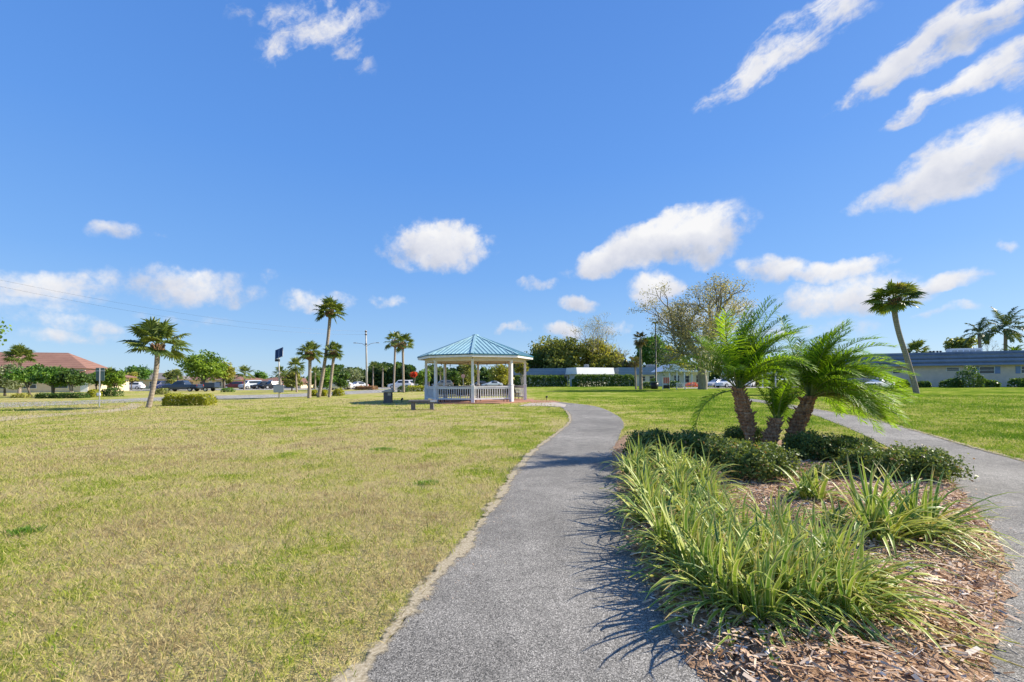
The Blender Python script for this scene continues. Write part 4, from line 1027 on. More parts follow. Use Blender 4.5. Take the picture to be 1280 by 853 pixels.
for x0, x1, D, h_, mt_, lab in [(1196, 1224, 64, 2.3, 'dark', 'tallest dark spiky bush below the narrow window of the right building'), (1180, 1198, 64.5, 1.0, 'dark', 'low bush left of the tallest spiky bush at the right building'),
                               (1222, 1243, 64.5, .95, 'dark', 'low bush right of the tallest spiky bush at the right building'), (1266, 1284, 64, 1.0, 'dark', 'low bush at the right edge by the blue shutter'),
                               (1148, 1158, 66, .8, 'dark', 'small bush at the wall just right of the curved palm'), (1122, 1132, 67, .8, 'dark', 'small bush at the wall just left of the curved palm')]:
    hedge_px('wall_bush', x0, x1, D, h_, 1.4, FOL[mt_], lab, GB2, n=1500, ls=.22, cat='bush', wob=.16)

# distant tree line behind everything
def treeline():
    VS = []; TS = []
    for x0, x1, D, h, n in [(-220, 400, 165, 4.5, 5000), (395, 470, 122, 6.0, 3800), (440, 560, 116, 6.6, 8000), (556, 690, 130, 7.0, 6500), (640, 960, 150, 9, 8000), (930, 1500, 150, 8, 7000)]:
        px = rng.uniform(x0, x1, n); a = Gd(x0, D); b = Gd(x1, D); t = (px - x0) / (x1 - x0)
        X = a.x + (b.x - a.x) * t; top = h * (.72 + .16 * np.sin(X * .35) + .12 * np.sin(X * .9 + 1) + .10 * np.sin(X * 2.1))
        VS.append(np.stack([X, D + rng.uniform(-4, 4, n), top * rng.random(n) ** .7], 1)); TS.append(np.clip(.4 + .2 * np.sin(X * .8) + rng.normal(0, .16, n), 0, 1))
    P = np.concatenate(VS); V, Fq = leaf_quads(P, 1.05, .7)
    o = npmesh('far_woods', V, Fq, FOL['dark'], tint=np.concatenate(TS)); tag(o, 'dark far off belt of trees along the horizon', 'woods', kind='stuff')
treeline()

# ------------------------------------------------------------------ gazebo
GP = GAZ
gz = thing('gazebo', GP, 'white octagonal gazebo with a teal standing seam metal roof on brick paving', 'gazebo')
def oc(k, r, z=0, off=R(1.5)): a = k * math.pi / 4 + off; return Vector((r * math.sin(a), -r * math.cos(a), z))
RP, RE, ZE, ZA = 3.3, 3.86, 2.93, 4.42
for k in range(8):
    m = MB(); p = oc(k, RP); a = k * math.pi / 4 + R(1.5); Mr = Matrix.Rotation(a, 3, 'Z')
    m.box(p + Vector((0, 0, 1.35)), (.15, .15, 2.62), Mr); m.box(p + Vector((0, 0, .55)), (.21, .21, 1.0), Mr); m.box(p + Vector((0, 0, 1.075)), (.25, .25, .05), Mr)
    m.build('post', MT['white'], gz, False, .008)
    a0, a1 = oc(k, RP), oc(k + 1, RP)
    m = MB(); m.beam(a0 + Vector((0, 0, 2.68)), a1 + Vector((0, 0, 2.68)), .16, .24); m.build('header_beam', MT['beam'], gz)
    m = MB(); m.beam(oc(k, RE - .03, ZE - .09), oc(k + 1, RE - .03, ZE - .09), .04, .16); m.build('fascia', MT['white'], gz)
    if k != 1:      # the bay facing the path is open
        d = (a1 - a0); L = d.length; d.normalize(); s0 = a0 + d * .12; s1 = a1 - d * .12; m = MB()
        m.beam(s0 + Vector((0, 0, .98)), s1 + Vector((0, 0, .98)), .10, .06); m.beam(s0 + Vector((0, 0, .90)), s1 + Vector((0, 0, .90)), .05, .08)
        m.beam(s0 + Vector((0, 0, .26)), s1 + Vector((0, 0, .26)), .05, .09)
        nbal = 15
        for i in range(nbal):
            p = s0.lerp(s1, (i + .5) / nbal); m.box(p + Vector((0, 0, .58)), (.036, .036, .58), Matrix.Rotation(math.atan2(d.y, d.x), 3, 'Z'))
        m.build('railing', MT['white'], gz)
    if k == 5 or k == 6:
        d = (a1 - a0).normalized(); m = MB(); m.beam(a0 + d * .2 + Vector((0, 0, .60)) * 1 - oc(k, .09), a1 - d * .2 + Vector((0, 0, .60)) - oc(k, .09), .03, .72)
        if k == 6: m.build('side_panel', MT['white'], gz)
m = MB()
for k in range(8):
    b0, b1 = oc(k, RE, ZE), oc(k + 1, RE, ZE); ap = Vector((0, 0, ZA)); t0 = oc(k, .12, ZA - .045); t1 = oc(k + 1, .12, ZA - .045)
    dn = Vector((0, 0, -.04)); m.add([b0, b1, t1, t0, b0 + dn, b1 + dn, t1 + dn, t0 + dn], [(0, 1, 2, 3), (7, 6, 5, 4), (0, 4, 5, 1), (1, 5, 6, 2), (2, 6, 7, 3), (3, 7, 4, 0)])
rf = m.build('roof', MT['teal'], gz)
m = MB(); mm = MB(); me_ = MB()
for k in range(8):
    b0, b1 = oc(k, RE, ZE + .012), oc(k + 1, RE, ZE + .012); ap = Vector((0, 0, ZA + .012))
    mid = (b0 + b1) / 2; ax = (ap - mid).normalized(); ed = (b1 - b0); L = ed.length
    for i in range(1, 11):
        t = i / 11; s = b0 + ed * t; q = min(t, 1 - t) * 2; e = s + ax * ((ap - mid).length * q * .985)
        m.beam(s + ax * .02, e, .035, .045)
    mm.beam(b0 + Vector((0, 0, .02)), ap, .16, .05)
    me_.beam(oc(k, RE + .012, ZE - .005), oc(k + 1, RE + .012, ZE - .005), .03, .07)
m.build('seam', MT['tealrib'], rf); mm.build('hip_cap', MT['tealrib'], rf); me_.build('drip_edge', MT['tealedge'], rf)
m = MB(); m.lathe([(.22, ZA - .06), (.2, ZA + .02), (.06, ZA + .07)], 8); m.build('roof_cap', MT['tealrib'], rf)
m = MB()
for k in range(8):
    a, b, c = oc(k, RE - .05, ZE - .1), oc(k + 1, RE - .05, ZE - .1), Vector((0, 0, ZA - .22)); m.add([a, b, c], [(2, 1, 0)])
m.build('ceiling', MT['beam'], gz)
# paving
m = MB(); ring = [oc(k + .5, 4.25, 0, R(1.5)) for k in range(8)]
m.add([(p.x, p.y, -.05) for p in ring] + [(p.x, p.y, .05) for p in ring], [tuple(range(8))[::-1], tuple(range(8, 16))] + [(k, (k + 1) % 8, 8 + (k + 1) % 8, 8 + k) for k in range(8)])
o = m.build('brick_paving', MT['brickpad']); o.location = GP; struct(o)
cw = [G(648, 508.2), G(676, 507.8), G(706, 509.5), G(708, 506.3), G(694, 503.4), G(664, 503.9)]
m = MB(); m.add([(p.x, p.y, .0) for p in cw] + [(p.x, p.y, .022) for p in cw], [tuple(range(6, 12)), tuple(range(6))[::-1]] + [(k, (k + 1) % 6, 6 + (k + 1) % 6, 6 + k) for k in range(6)])
struct(m.build('concrete_walk', MT['concrete']))
cw = [G(664, 504.5), G(700, 503.2), G(692, 501.2), G(664, 500.5)]
m = MB(); m.add([(p.x, p.y, .026) for p in cw], [(0, 1, 2, 3)]); struct(m.build('brick_walk', MT['brickpad']))
# string lights under the eaves
sl = thing('string_lights', GP + Vector((0, 0, 2.5)), 'string of small pendant bulbs hanging under the gazebo header beams', 'string lights')
m = MB(); bulbs = []
for k in range(8):
    a, b = oc(k, RP - .12, .03), oc(k + 1, RP - .12, .03); pts = []
    for i in range(9): t = i / 8; p = a.lerp(b, t); p.z -= .14 * 4 * t * (1 - t); pts.append(p)
    m.tube(pts, .008, 4)
    for i in (1, 3, 5, 7): bulbs.append(pts[i])
m.build('cable', MT['black'], sl)
m = MB(); m.lathe([(.012, 0), (.018, -.05), (.03, -.08), (.026, -.12), (.008, -.14)], 8); b0_ = m.build('bulb', MT['glass'], sl, True); b0_.location = bulbs[0]
for p in bulbs[1:]:
    c = b0_.copy(); COL.objects.link(c); c.parent = sl; c.location = p
# benches
def bench(p, rz, label, L=1.9, group='dark slatted benches in the gazebo'):
    L = L * 1.2
    root = thing('slatted_bench', p, label, 'bench', group, rz)
    m = MB()
    for i in range(6): m.box((0, -.05 + i * .085, .44), (L, .07, .03))
    m.build('seat', MT['darkwood'], root)
    m = MB()
    for i in range(6): m.box((0, .46 + i * .028, .52 + i * .078), (L, .025, .07))
    m.build('backrest', MT['darkwood'], root)
    for s in (-1, 1):
        m = MB(); x = s * (L / 2 - .12)
        m.tube([(x, .0, .0), (x, -.02, .42)], .025, 6); m.tube([(x, .5, .0), (x, .44, .42), (x, .62, .95)], .025, 6); m.build('leg', MT['black'], root)
        m = MB(); m.tube([(x, -.02, .42), (x, -.02, .64), (x, .5, .66)], .022, 6); m.build('armrest', MT['black'], root)
    return root
def inside(k, r, face_out=True): return GP + oc(k, r, .05)
bench(inside(-.5, 2.42), R(180 - 22.5 + 1.5), 'dark slatted bench behind the front left railing of the gazebo')
bench(inside(.5, 2.42), R(180 + 22.5 + 1.5), 'dark slatted bench behind the front right railing of the gazebo')
bench(GP + Vector((3.0, 1.6, .05)), R(100), 'dark slatted bench at the open right bay of the gazebo', 1.3)
bench(inside(4.5, 2.3), R(22), 'dark slatted bench along the back railing of the gazebo')
# picnic table in the middle
pt = thing('picnic_table', GP + Vector((-.4, -.1, .05)), 'dark picnic table in the middle of the gazebo', 'table', None, R(10))
m = MB(); [m.box((0, (i - 2) * .15, .74), (1.8, .135, .04)) for i in range(5)]; m.build('tabletop', MT['darkwood'], pt)
for s in (-1, 1):
    m = MB(); [m.box((0, s * (.68 + i * .13), .44), (1.8, .12, .04)) for i in (0, 1)]; m.build('seat', MT['darkwood'], pt)
    m = MB(); x = s * .65; m.beam((x, -.75, 0), (x, .2, .72), .06, .06, (1, 0, 0)); m.beam((x + .07 * s, .75, 0), (x + .07 * s, -.2, .72), .06, .06, (1, 0, 0)); m.beam((x, -.75, .40), (x, .75, .40), .05, .08); m.build('leg', MT['darkwood'], pt)

# ------------------------------------------------------------------ small things on the left lawn
b = Gd(528, 20.9)
sb = thing('stone_bench', b, 'low backless grey stone bench on the grass in front of the gazebo', 'bench', None, R(6))
m = MB(); m.box((0, 0, .41), (1.26, .42, .10)); m.build('seat', MT['stone'], sb, False, .02)
for s in (-1, 1):
    m = MB(); m.box((s * .43, 0, .18), (.17, .34, .37)); m.box((s * .43, 0, .02), (.22, .38, .06)); m.build('leg', MT['stone'], sb, False, .015)
m = MB(); m.box((.48, -.213, .41), (.24, .012, .075)); m.build('plaque', MT['white'], sb)
b = Gd(485, 28.2)
ped = thing('stone_pedestal', b, 'square brown stone pedestal with a sloped tan cap left of the gazebo', 'pedestal')
m = MB(); m.box((0, 0, .33), (.46, .46, .68)); m.box((0, 0, .03), (.54, .54, .08)); m.build('base', MT['stonedark'], ped, False, .015)
m = MB(); m.add([(-.32, -.32, .67), (.32, -.32, .67), (.32, .32, .67), (-.32, .32, .67), (-.3, -.3, .74), (.3, -.3, .84), (.3, .3, .90), (-.3, .3, .80)], [(0, 1, 5, 4), (1, 2, 6, 5), (2, 3, 7, 6), (3, 0, 4, 7), (4, 5, 6, 7), (3, 2, 1, 0)]); m.build('cap', MT['stonelight'], ped, False, .01)
m = MB(); m.box((.14, -.245, .56), (.2, .02, .18)); m.build('plaque', MT['stonelight'], ped)
def spot(p, label):
    t = thing('spotlight', p, label, 'spotlight', 'lawn spotlights around the gazebo')
    m = MB(); m.tube([(0, 0, -.05), (0, 0, .16)], .02, 6); m.build('stake', MT['black'], t)
    m = MB(); m.tube([(-.05, 0, .16), (.08, .02, .24)], [.05, .075], 10); m.build('lamp_head', MT['black'], t, True)
spot(Gd(502, 29), 'small black lawn spotlight on a stake between the stone pedestal and the stone bench')
spot(G(683, 500), 'small black lawn spotlight right of the gazebo paving')
# road sign seen from behind
b = Gd(124, 25.6); rs = thing('road_sign', b, 'grey back of a road sign on a thin leaning post at the left roadside', 'road sign', None, R(14))
m = MB(); m.tube([(0, 0, -.2), (.03, 0, 2.22)], .03, 6); m.build('post', MT['galv'], rs)
m = MB(); m.box((.03, .04, 1.86), (.42, .02, .74)); m.build('sign_plate', MT['signgreen'], rs, False, .006)
m = MB(); m.box((.0, -.05, .72), (.16, .08, .16)); m.build('box', MT['white'], rs, False, .01)
m = MB(); m.box((.03, .028, 2.06), (.46, .012, .05)); m.build('bracket', MT['galv'], rs)
# solar powered sign
b = G(349, 498); s_ = b.y / F
sp = thing('solar_sign', b, 'solar panel pair on a slim pole with a pale grey sign board low on it', 'solar sign', None, R(-8))
m = MB(); m.tube([(0, 0, -.2), (0, 0, 3.62)], [.055, .045], 8); m.build('pole', MT['polewood'], sp, True)
Mt = Matrix.Rotation(R(-20), 3, 'Y') @ Matrix.Rotation(R(62), 3, 'X')
for s in (-1, 1):
    m = MB(); c = Vector((.02, 0, 3.82)) + Mt @ Vector((s * .19, 0, 0)); m.box(c, (.34, .92, .035), Mt); pn = m.build('solar_panel', MT['solar'], sp)
    m = MB()
    for dx, w_, l_ in ((-.18, .02, .96), (.18, .02, .96)): m.box(c + Mt @ Vector((dx, 0, 0)), (w_, l_, .05), Mt)
    for dy in (-.47, .47): m.box(c + Mt @ Vector((0, dy, 0)), (.34, .02, .05), Mt)
    m.build('frame', MT['galv'], pn)
m = MB(); m.box((-.10, -.06, 3.22), (.34, .2, .2)); m.build('battery_box', MT['black'], sp, False, .01)
m = MB(); m.box((0, -.07, .80), (.95, .04, .62)); m.build('sign_board', MT['galv'], sp, False, .02)
# street light pole with two arms, and wires
b = Gd(458.5, 84); up = thing('street_light', b, 'tall pale street light pole with two curved arms beyond the roadside palms', 'street light')
top = Zat(458, 413, 84)
m = MB(); m.tube([(0, 0, -.3), (-.05, 0, top * .6), (-.12, 0, top)], [.19, .16, .12], 10); m.build('pole', MT['polewood'], up, True)
za = Zat(458, 432, 84)
for s, L in ((-1, 1.9), (1, 1.85)):
    m = MB(); m.tube([(-.05, 0, za - .15), (s * L * .45, 0, za + .35), (s * L, 0, za + .5 if s > 0 else za + .45)], .045, 6); arm = m.build('arm', MT['galv'], up, True)
    m = MB(); m.box((s * (L + .25), 0, za + .48), (.6, .28, .14)); m.build('lamp_head', MT['galv'], arm, False, .04)
m = MB()
for z in (top - .25, top - .8, top - 2.6): m.box((-.1, 0, z), (.34, .34, .22))
m.build('insulator', MT['stonedark'], up)
pe = b + Vector((-.1, 0, top - .2))
for i, (x, y, D, lab) in enumerate([(-30, 344, 42, 'upper power line wire running from the street light pole to the left'), (-30, 352, 42, 'lower power line wire running from the street light pole to the left')]):
    e = At(x, y, D); m = MB(); pts = []
    for k in range(25):
        t = k / 24; p = (pe + Vector((0, 0, -.6 * i))).lerp(e, t); p.z -= (1.5 + .2 * i) * 4 * t * (1 - t) * .8; pts.append(p)
    m.tube(pts, .009, 4); tag(m.build('power_line', MT['black']), lab, 'power line', 'power line wires')
# black lamp post on the far lawn
b = Gd(820, 70); lp = thing('lamp_post', b, 'slim black lamp post on the far lawn in front of the slate roof', 'lamp post')
tz = Zat(820, 404, 70)
m = MB(); m.tube([(0, 0, -.2), (0, 0, .25), (0, 0, .3), (0, 0, tz)], [.2, .18, .12, .09], 8); m.build('pole', MT['black'], lp, True)
m = MB(); m.box((0, 0, tz + .08), (.9, .5, .22)); m.build('lamp_head', MT['black'], lp, False, .05)
# black bin, pink notice stand, white garden bench
b = Gd(818, 68); bn = thing('black_bin', b, 'black wide rimmed bin beside the black lamp post', 'bin')
m = MB(); m.lathe([(.42, 0), (.52, .1), (.62, 1.0)], 14); m.build('body', MT['black'], bn, True)
m = MB(); m.lathe([(.66, 1.0), (.68, 1.08), (.5, 1.12)], 14); m.build('rim', MT['signgreen'], bn, True)
b = Gd(832.5, 64); ns = thing('notice_stand', b, 'red and white panelled stand on two white legs right of the lamp post', 'stand')
pink = plain('pink_board', (.62, .33, .30), .6, .2, 6)
for s in (-1, 1):
    m = MB(); m.box((s * .46, 0, .85), (.11, .11, 1.7)); m.build('leg', MT['white'], ns)
m = MB(); m.box((0, -.075, 1.3), (.80, .04, .85)); pb = m.build('panel', pink, ns)
m = MB(); [m.box((dx, -.105, 1.3), (.09, .02, .8)) for dx in (-.3, .02, .34)]; m.build('stripe', MT['red'], pb)
m = MB(); m.box((0, 0, .38), (.8, .5, .5)); m.build('box', MT['black'], ns)
b = Gd(851, 63); wb = thing('garden_bench', b, 'white garden bench on the far lawn left of the old oak trunk', 'bench', None, R(-15))
m = MB(); [m.box((0, -.15 + .11 * i, .43), (1.25, .09, .035)) for i in range(4)]; m.build('seat', MT['white'], wb)
m = MB(); [m.box((-.55 + .155 * i, .27, .68), (.07, .03, .45)) for i in range(8)]; m.box((0, .27, .92), (1.25, .04, .08)); m.build('backrest', MT['white'], wb)
for sx in (-1, 1):
    for sy_ in (-.15, .25): m = MB(); m.box((sx * .55, sy_, .2), (.07, .07, .42)); m.build('leg', MT['white'], wb)
# red round road sign seen through the gazebo
b = Gd(579, 88); st = thing('traffic_sign', b, 'pale red traffic sign on a post seen through the gazebo', 'traffic sign')
m = MB(); m.tube([(0, 0, -.2), (0, 0, 2.2)], .05, 6); m.build('post', MT['galv'], st)
m = MB(); m.tube([(0, -.06, 2.4), (0, -.09, 2.4)], .42, 8); m.build('sign_plate', pink, st)

# ------------------------------------------------------------------ buildings
def window(parent, x, y, z, w, h, ny=-1, frame='white', shutters=False):
    m = MB(); t = .07
    m.box((x - w / 2 - t / 2, y + ny * .03, z), (t, .06, h + 2 * t)); m.box((x + w / 2 + t / 2, y + ny * .03, z), (t, .06, h + 2 * t))
    m.box((x, y + ny * .03, z + h / 2 + t / 2), (w, .06, t)); m.box((x, y + ny * .04, z - h / 2 - t / 2), (w, .08, t)); m.box((x, y + ny * .03, z), (w, .05, .05))
    f = m.build('window', MT[frame], parent)
    m = MB(); m.box((x, y + ny * .012, z), (w, .02, h)); m.build('pane', MT['glass'], f)
    if shutters:
        for s in (-1, 1):
            m = MB(); sw = w * .36
            m.box((x + s * (w / 2 + t + sw / 2 + .02), y + ny * .03, z), (sw, .05, h + .1))
            for i in range(6): m.box((x + s * (w / 2 + t + sw / 2 + .02), y + ny * .062, z - h / 2 + h * (i + .5) / 6), (sw * .8, .02, h / 9))
            m.build('shutter', MT['shutter'], parent)
    return f
def hip_house(name, p, L, Dp, wall_h, roof_h, label, wallm, roofm, rz=0, ov=.6, wins=(), doors=(), group=None):
    """p: front centre on the ground; local -Y faces the viewer"""
    root = thing(name, p, label, 'house', group, rz)
    m = MB(); m.box((0, Dp / 2, wall_h / 2 - .1), (L, Dp, wall_h + .2)); m.build('wall', MT[wallm], root)
    a, b = L / 2 + ov, Dp / 2 + ov; z0 = wall_h - .02; hx = max(.1, a - b); cy_ = Dp / 2
    V = [(-a, cy_ - b, z0), (a, cy_ - b, z0), (a, cy_ + b, z0), (-a, cy_ + b, z0), (-a, cy_ - b, z0 + .18), (a, cy_ - b, z0 + .18), (a, cy_ + b, z0 + .18), (-a, cy_ + b, z0 + .18), (-hx, cy_, z0 + roof_h), (hx, cy_, z0 + roof_h)]
    m = MB(); m.add(V, [(3, 2, 1, 0), (0, 1, 5, 4), (1, 2, 6, 5), (2, 3, 7, 6), (3, 0, 4, 7), (4, 5, 9, 8), (5, 6, 9), (6, 7, 8, 9), (7, 4, 8)]); rf_ = m.build('roof', MT[roofm], root)
    m = MB(); m.box((0, cy_ - b - .015, z0 + .09), (2 * a, .03, .17)); m.build('fascia', MT['creamtrim'], rf_)
    for x, z, w, h in wins: window(root, x, 0, z, w, h)
    for x, w in doors:
        m = MB(); m.box((x, -.03, 1.02), (w, .06, 2.04)); m.build('door', MT['white'], root)
    return root
# big brown-roofed house: lower wing with a higher roof set back
D0 = 76.0; xr = Gd(124, D0).x; L0 = 46; HR = R(20)
zE = Zat(60, 475.5, D0); h1 = hip_house('brown_roof_house', (xr - L0 / 2 * math.cos(HR), D0 - L0 / 2 * math.sin(HR), 0), L0, 11, 2.5, 2.2, 'cream house with a very large two tier red brown hipped roof at the left edge', 'cream', 'brownroof', HR, .9,
              wins=[(x, 1.3, 1.6, 1.2) for x in (2, 6, 10, 14, 18)], doors=[(8, 1.1), (21, 1.0)])
zb = Zat(100, 462.5, D0 + 4); zt = Zat(100, 441.5, D0 + 4)
m = MB(); m.box((-1.0, 6, zb - .25), (L0 - 3.5, 8, .9)); m.build('upper_wall', MT['creamtrim'], h1)
a, b_, cyy = (L0 - 3.5) / 2 + .5, 4.6, 6; hx = a - 4.6; ox = -1.0
V = [(ox - a, cyy - b_, zb + .15), (ox + a, cyy - b_, zb + .15), (ox + a, cyy + b_, zb + .15), (ox - a, cyy + b_, zb + .15), (ox - hx, cyy, zt), (ox + hx, cyy, zt)]
m = MB(); m.add(V, [(3, 2, 1, 0), (0, 1, 5, 4), (1, 2, 5), (2, 3, 4, 5), (3, 0, 4)]); m.build('upper_roof', MT['brownroof'], h1)
def house_px(x0, x1, D, yE, yR, Dp, label, wallm, roofm, wins, doors, group):
    a, b = Gd(x0, D), Gd(x1, D); L = b.x - a.x; wh = Zat((x0 + x1) / 2, yE, D); rt = Zat((x0 + x1) / 2, yR, D + Dp / 2) - wh
    return hip_house('cream_house', ((a.x + b.x) / 2, D, 0), L, Dp, wh, rt, label, wallm, roofm, 0, .7, [(t * L / 2, wh * .55, 1.3, 1.1) for t in wins], [(t * L / 2, 1.0) for t in doors], group)
GH = 'cream houses across the road'
house_px(120, 214, 116, 474.8, 466.5, 12, 'cream house with a low grey roof behind the white parked car', 'cream', 'greyroof', (-.7, -.2, .5), (.2,), GH)
house_px(218, 300, 122, 475.5, 467.5, 12, 'cream house with a low brown roof behind the large spreading tree', 'cream', 'brownroof2', (-.5, -.15, .35, .7), (.1, .55), GH)
house_px(313, 376, 108, 479.0, 469.0, 12, 'cream house with a red brown roof right behind the solar sign', 'cream', 'brownroof2', (-.5, .1, .5), (-.2,), GH)
# white building behind the hedge (flat roof, sloped shake fascia)
def mansard(name, p, L, Dp, z0, z1, label, wallm, roofm, rz=0, wins=(), doors=(), sl=.5, group=None, shut=False):
    root = thing(name, p, label, 'building', group, rz)
    m = MB(); m.box((0, Dp / 2, z0 / 2), (L, Dp, z0 + .1)); m.build('wall', MT[wallm], root)
    a, y0, y1 = L / 2 + .7, -.7, Dp + .7; ins = .7 + sl
    ix = ins if sl > .4 else .04
    V = [(-a, y0, z0), (a, y0, z0), (a, y1, z0), (-a, y1, z0), (-a + ix, y0 + ins, z1), (a - ix, y0 + ins, z1), (a - ix, y1 - ins, z1), (-a + ix, y1 - ins, z1)]
    m = MB(); m.add(V, [(3, 2, 1, 0), (0, 1, 5, 4), (1, 2, 6, 5), (2, 3, 7, 6), (3, 0, 4, 7), (4, 5, 6, 7)]); m.build('mansard_roof', MT[roofm], root)
    for w in wins: window(root, w[0], 0, w[1], w[2], w[3], shutters=len(w) > 4)
    for x, w in doors: m = MB(); m.box((x, -.03, 1.0), (w, .06, 2.0)); m.build('door', MT['shutter'], root)
    return root
GWB = 'wings of the white flat roofed building behind the tall hedge'
def wing(x0, x1, D, yE, yT, label, wallm, roofm, rz=0, nw=5, Dp=9):
    a, b = Gd(x0, D), Gd(x1, D); L = (b.x - a.x) - 1.45; xm = (x0 + x1) / 2; z0, z1 = Zat(xm, yE, D), Zat(xm, yT, D)
    return mansard('white_building', ((a.x + b.x) / 2, D, 0), L, Dp, z0, z1, label, wallm, roofm, rz, [((i + .5) / nw * L - L / 2, z0 - .95, 1.1, 1.1) for i in range(nw)], [], -.35, GWB)
wing(640, 714.2, 110, 468.8, 460.8, 'left slate roofed wing of the white building directly right of the gazebo', 'whitewall', 'slateroof', 0, 7)
wb2 = wing(714.4, 772, 106, 468.0, 459.8, 'bright white fascia wing in the middle of the building behind the hedge', 'whitewall', 'whitefascia', R(26), 5, 3.5)
wb3 = wing(772.4, 846, 109, 468.6, 459.4, 'right slate roofed wing behind the lamp post and thin palms', 'whitewall', 'slateroof', 0, 6)
for x, D, lab in [(733, 111, 'grey air conditioning unit on the roof of the white fascia wing'), (813, 114, 'wide grey rooftop unit on the right slate roofed wing')]:
    z = Zat(x, 459.8, D) ; t = thing('rooftop_unit', Gd(x, D) + Vector((0, 0, z - .15)), lab, 'rooftop unit'); w_ = 1.1 if x < 800 else 2.3
    m = MB(); m.box((0, 0, .45), (w_, 1.2, .9)); m.build('casing', MT['galv'], t, False, .04)
    m = MB(); m.tube([(0, 0, .9), (0, 0, 1.0)], .35, 12); [m.box((0, -.61, .2 + .14 * i), (w_ * .8, .02, .06)) for i in range(4)]; m.build('vent', MT['stonedark'], t)
# white gabled porch house left of the oak
b = Gd(856, 96); ph = thing('porch_house', b, 'white gabled house front with porch columns between the stand and the old oak', 'house')
w_ = 5.6; zE_ = 3.2; zT = Zat(846, 455, 96)
m = MB(); m.box((1, 4.5, zE_ / 2), (w_ + 4, 6, zE_)); m.build('wall', MT['whitewall'], ph)
m = MB(); g = [(-w_ / 2 - 2.2, zE_), (1.6, zE_), (-w_ / 2 + .5, zT)]
m.add([(x, 0.0, z) for x, z in g] + [(x, 7.5, z) for x, z in g], [(0, 1, 2), (5, 4, 3), (0, 3, 4, 1), (1, 4, 5, 2), (2, 5, 3, 0)]); m.build('gable_roof', MT['whitefascia'], ph)
m = MB(); m.box((2.0, .6, zE_ + .05), (w_ + 2, 1.6, .3)); m.build('porch_roof', MT['whitefascia'], ph)
for x in (-3.2, -1.6, 0, 1.6, 3.2): m = MB(); m.box((x, .2, 1.55), (.22, .22, 3.1)); m.build('column', MT['white'], ph)
for x in (-1.2, 1.0, 3.6): window(ph, x, 1.5, 1.6, 1.1, 1.5)
# carport behind the date palms
b = Gd(946, 84); cp = thing('carport', b, 'white two level carport building behind the left date palm', 'carport'); z1_, z2_ = Zat(946, 466.5, 84), Zat(946, 458, 84)
m = MB(); m.box((0, 3, z1_), (7.5, 6.5, .35)); m.build('canopy', MT['whitefascia'], cp)
m = MB(); m.box((-.8, 5, (z1_ + z2_) / 2 + .2), (5.5, 2.5, z2_ - z1_)); m.build('upper_wall', MT['whitewall'], cp)
m = MB(); m.box((-.8, 5, z2_ + .25), (6.2, 3.2, .22)); m.build('roof', MT['whitefascia'], cp)
m = MB(); m.box((0, 6.6, z1_ / 2), (7.5, .2, z1_)); m.build('back_wall', MT['tanwall'], cp)
for x in (-3.5, -1.1, 1.1, 3.5): m = MB(); m.box((x, 0, z1_ / 2 - .1), (.18, .18, z1_)); m.build('column', MT['white'], cp)
for x in (-2, .5): window(cp, x, 3.75, (z1_ + z2_) / 2 + .3, 1.4, .6)
b = Gd(895, 98); 
# right building
pa, pb_ = Gd(1086, 74), Gd(1330, 65.5); dv = pb_ - pa; L = dv.length; an = math.atan2(dv.y, dv.x); mid = (pa + pb_) / 2
zE2, zT2 = Zat(1200, 457.3, 70.0), Zat(1200, 440.2, 71.0)
def xl(px):      # pixel column -> local x on the facade line
    r = ray(px, 480); t = ((pa.x * dv.y - pa.y * dv.x) / (r.x * dv.y - r.y * dv.x)); q = Vector((r.x * t, r.y * t, 0)); return (q - mid).dot(dv.normalized())
rb = mansard('blue_roof_building', mid, L, 14, zE2, zT2, 'long tan building with a dark blue grey sloped shake roof at the right edge', 'tanwall', 'blueroof', an,
             [(xl(1191), zE2 - .55, 1.5, .5), (xl(1233.5), zE2 - .75, 1.7, 1.0, 1), (xl(1285), zE2 - .75, 1.5, 1.0, 1), (xl(1122), zE2 - .75, 1.2, .7)], [], .75)
# courses of the shake roof
m = MB(); ay = -.7; nC = 4
for i in range(nC):
    t = i / nC; z = zE2 + (zT2 - zE2) * t; y = ay + (.7 + .75) * t; m.box((0, y - .03, z + .06), (L + 1.3 - 2.9 * t, .10, .13))
m.build('course_edge', MT['blueroof'], rb)
m = MB(); m.box((0, -.45, zE2 - .04), (L + .9, .4, .05)); m.build('soffit', MT['tanwall'], rb)
for x, lab in [(1196, None)]:
    t = thing('rooftop_unit', Gd(1205, 78) + Vector((0, 0, zT2 - .1)), 'long white rooftop unit on the blue roofed building', 'rooftop unit', None, an)
    m = MB(); m.box((0, 0, .55), (4.3, 1.6, 1.1)); m.build('casing', MT['whitefascia'], t, False, .05); m = MB(); [m.box((-1.6 + .8 * i, -.81, .55), (.6, .02, .5)) for i in range(5)]; m.build('vent', MT['galv'], t)
for i, x in enumerate((1163, 1167.5, 1172, 1176)):
    q = Gd(x, 73.5); t = thing('roof_vent', q + Vector((0, 0, zT2 - .12)), 'small dark vent in the row on the left part of the blue roof', 'roof vent', 'roof vents on the blue roofed building')
    m = MB(); m.tube([(0, 0, 0), (0, 0, .35)], .12, 8); m.build('pipe', MT['black'], t); m = MB(); m.lathe([(.22, .35), (.2, .42), (.05, .5)], 8); m.build('cap', MT['black'], t)

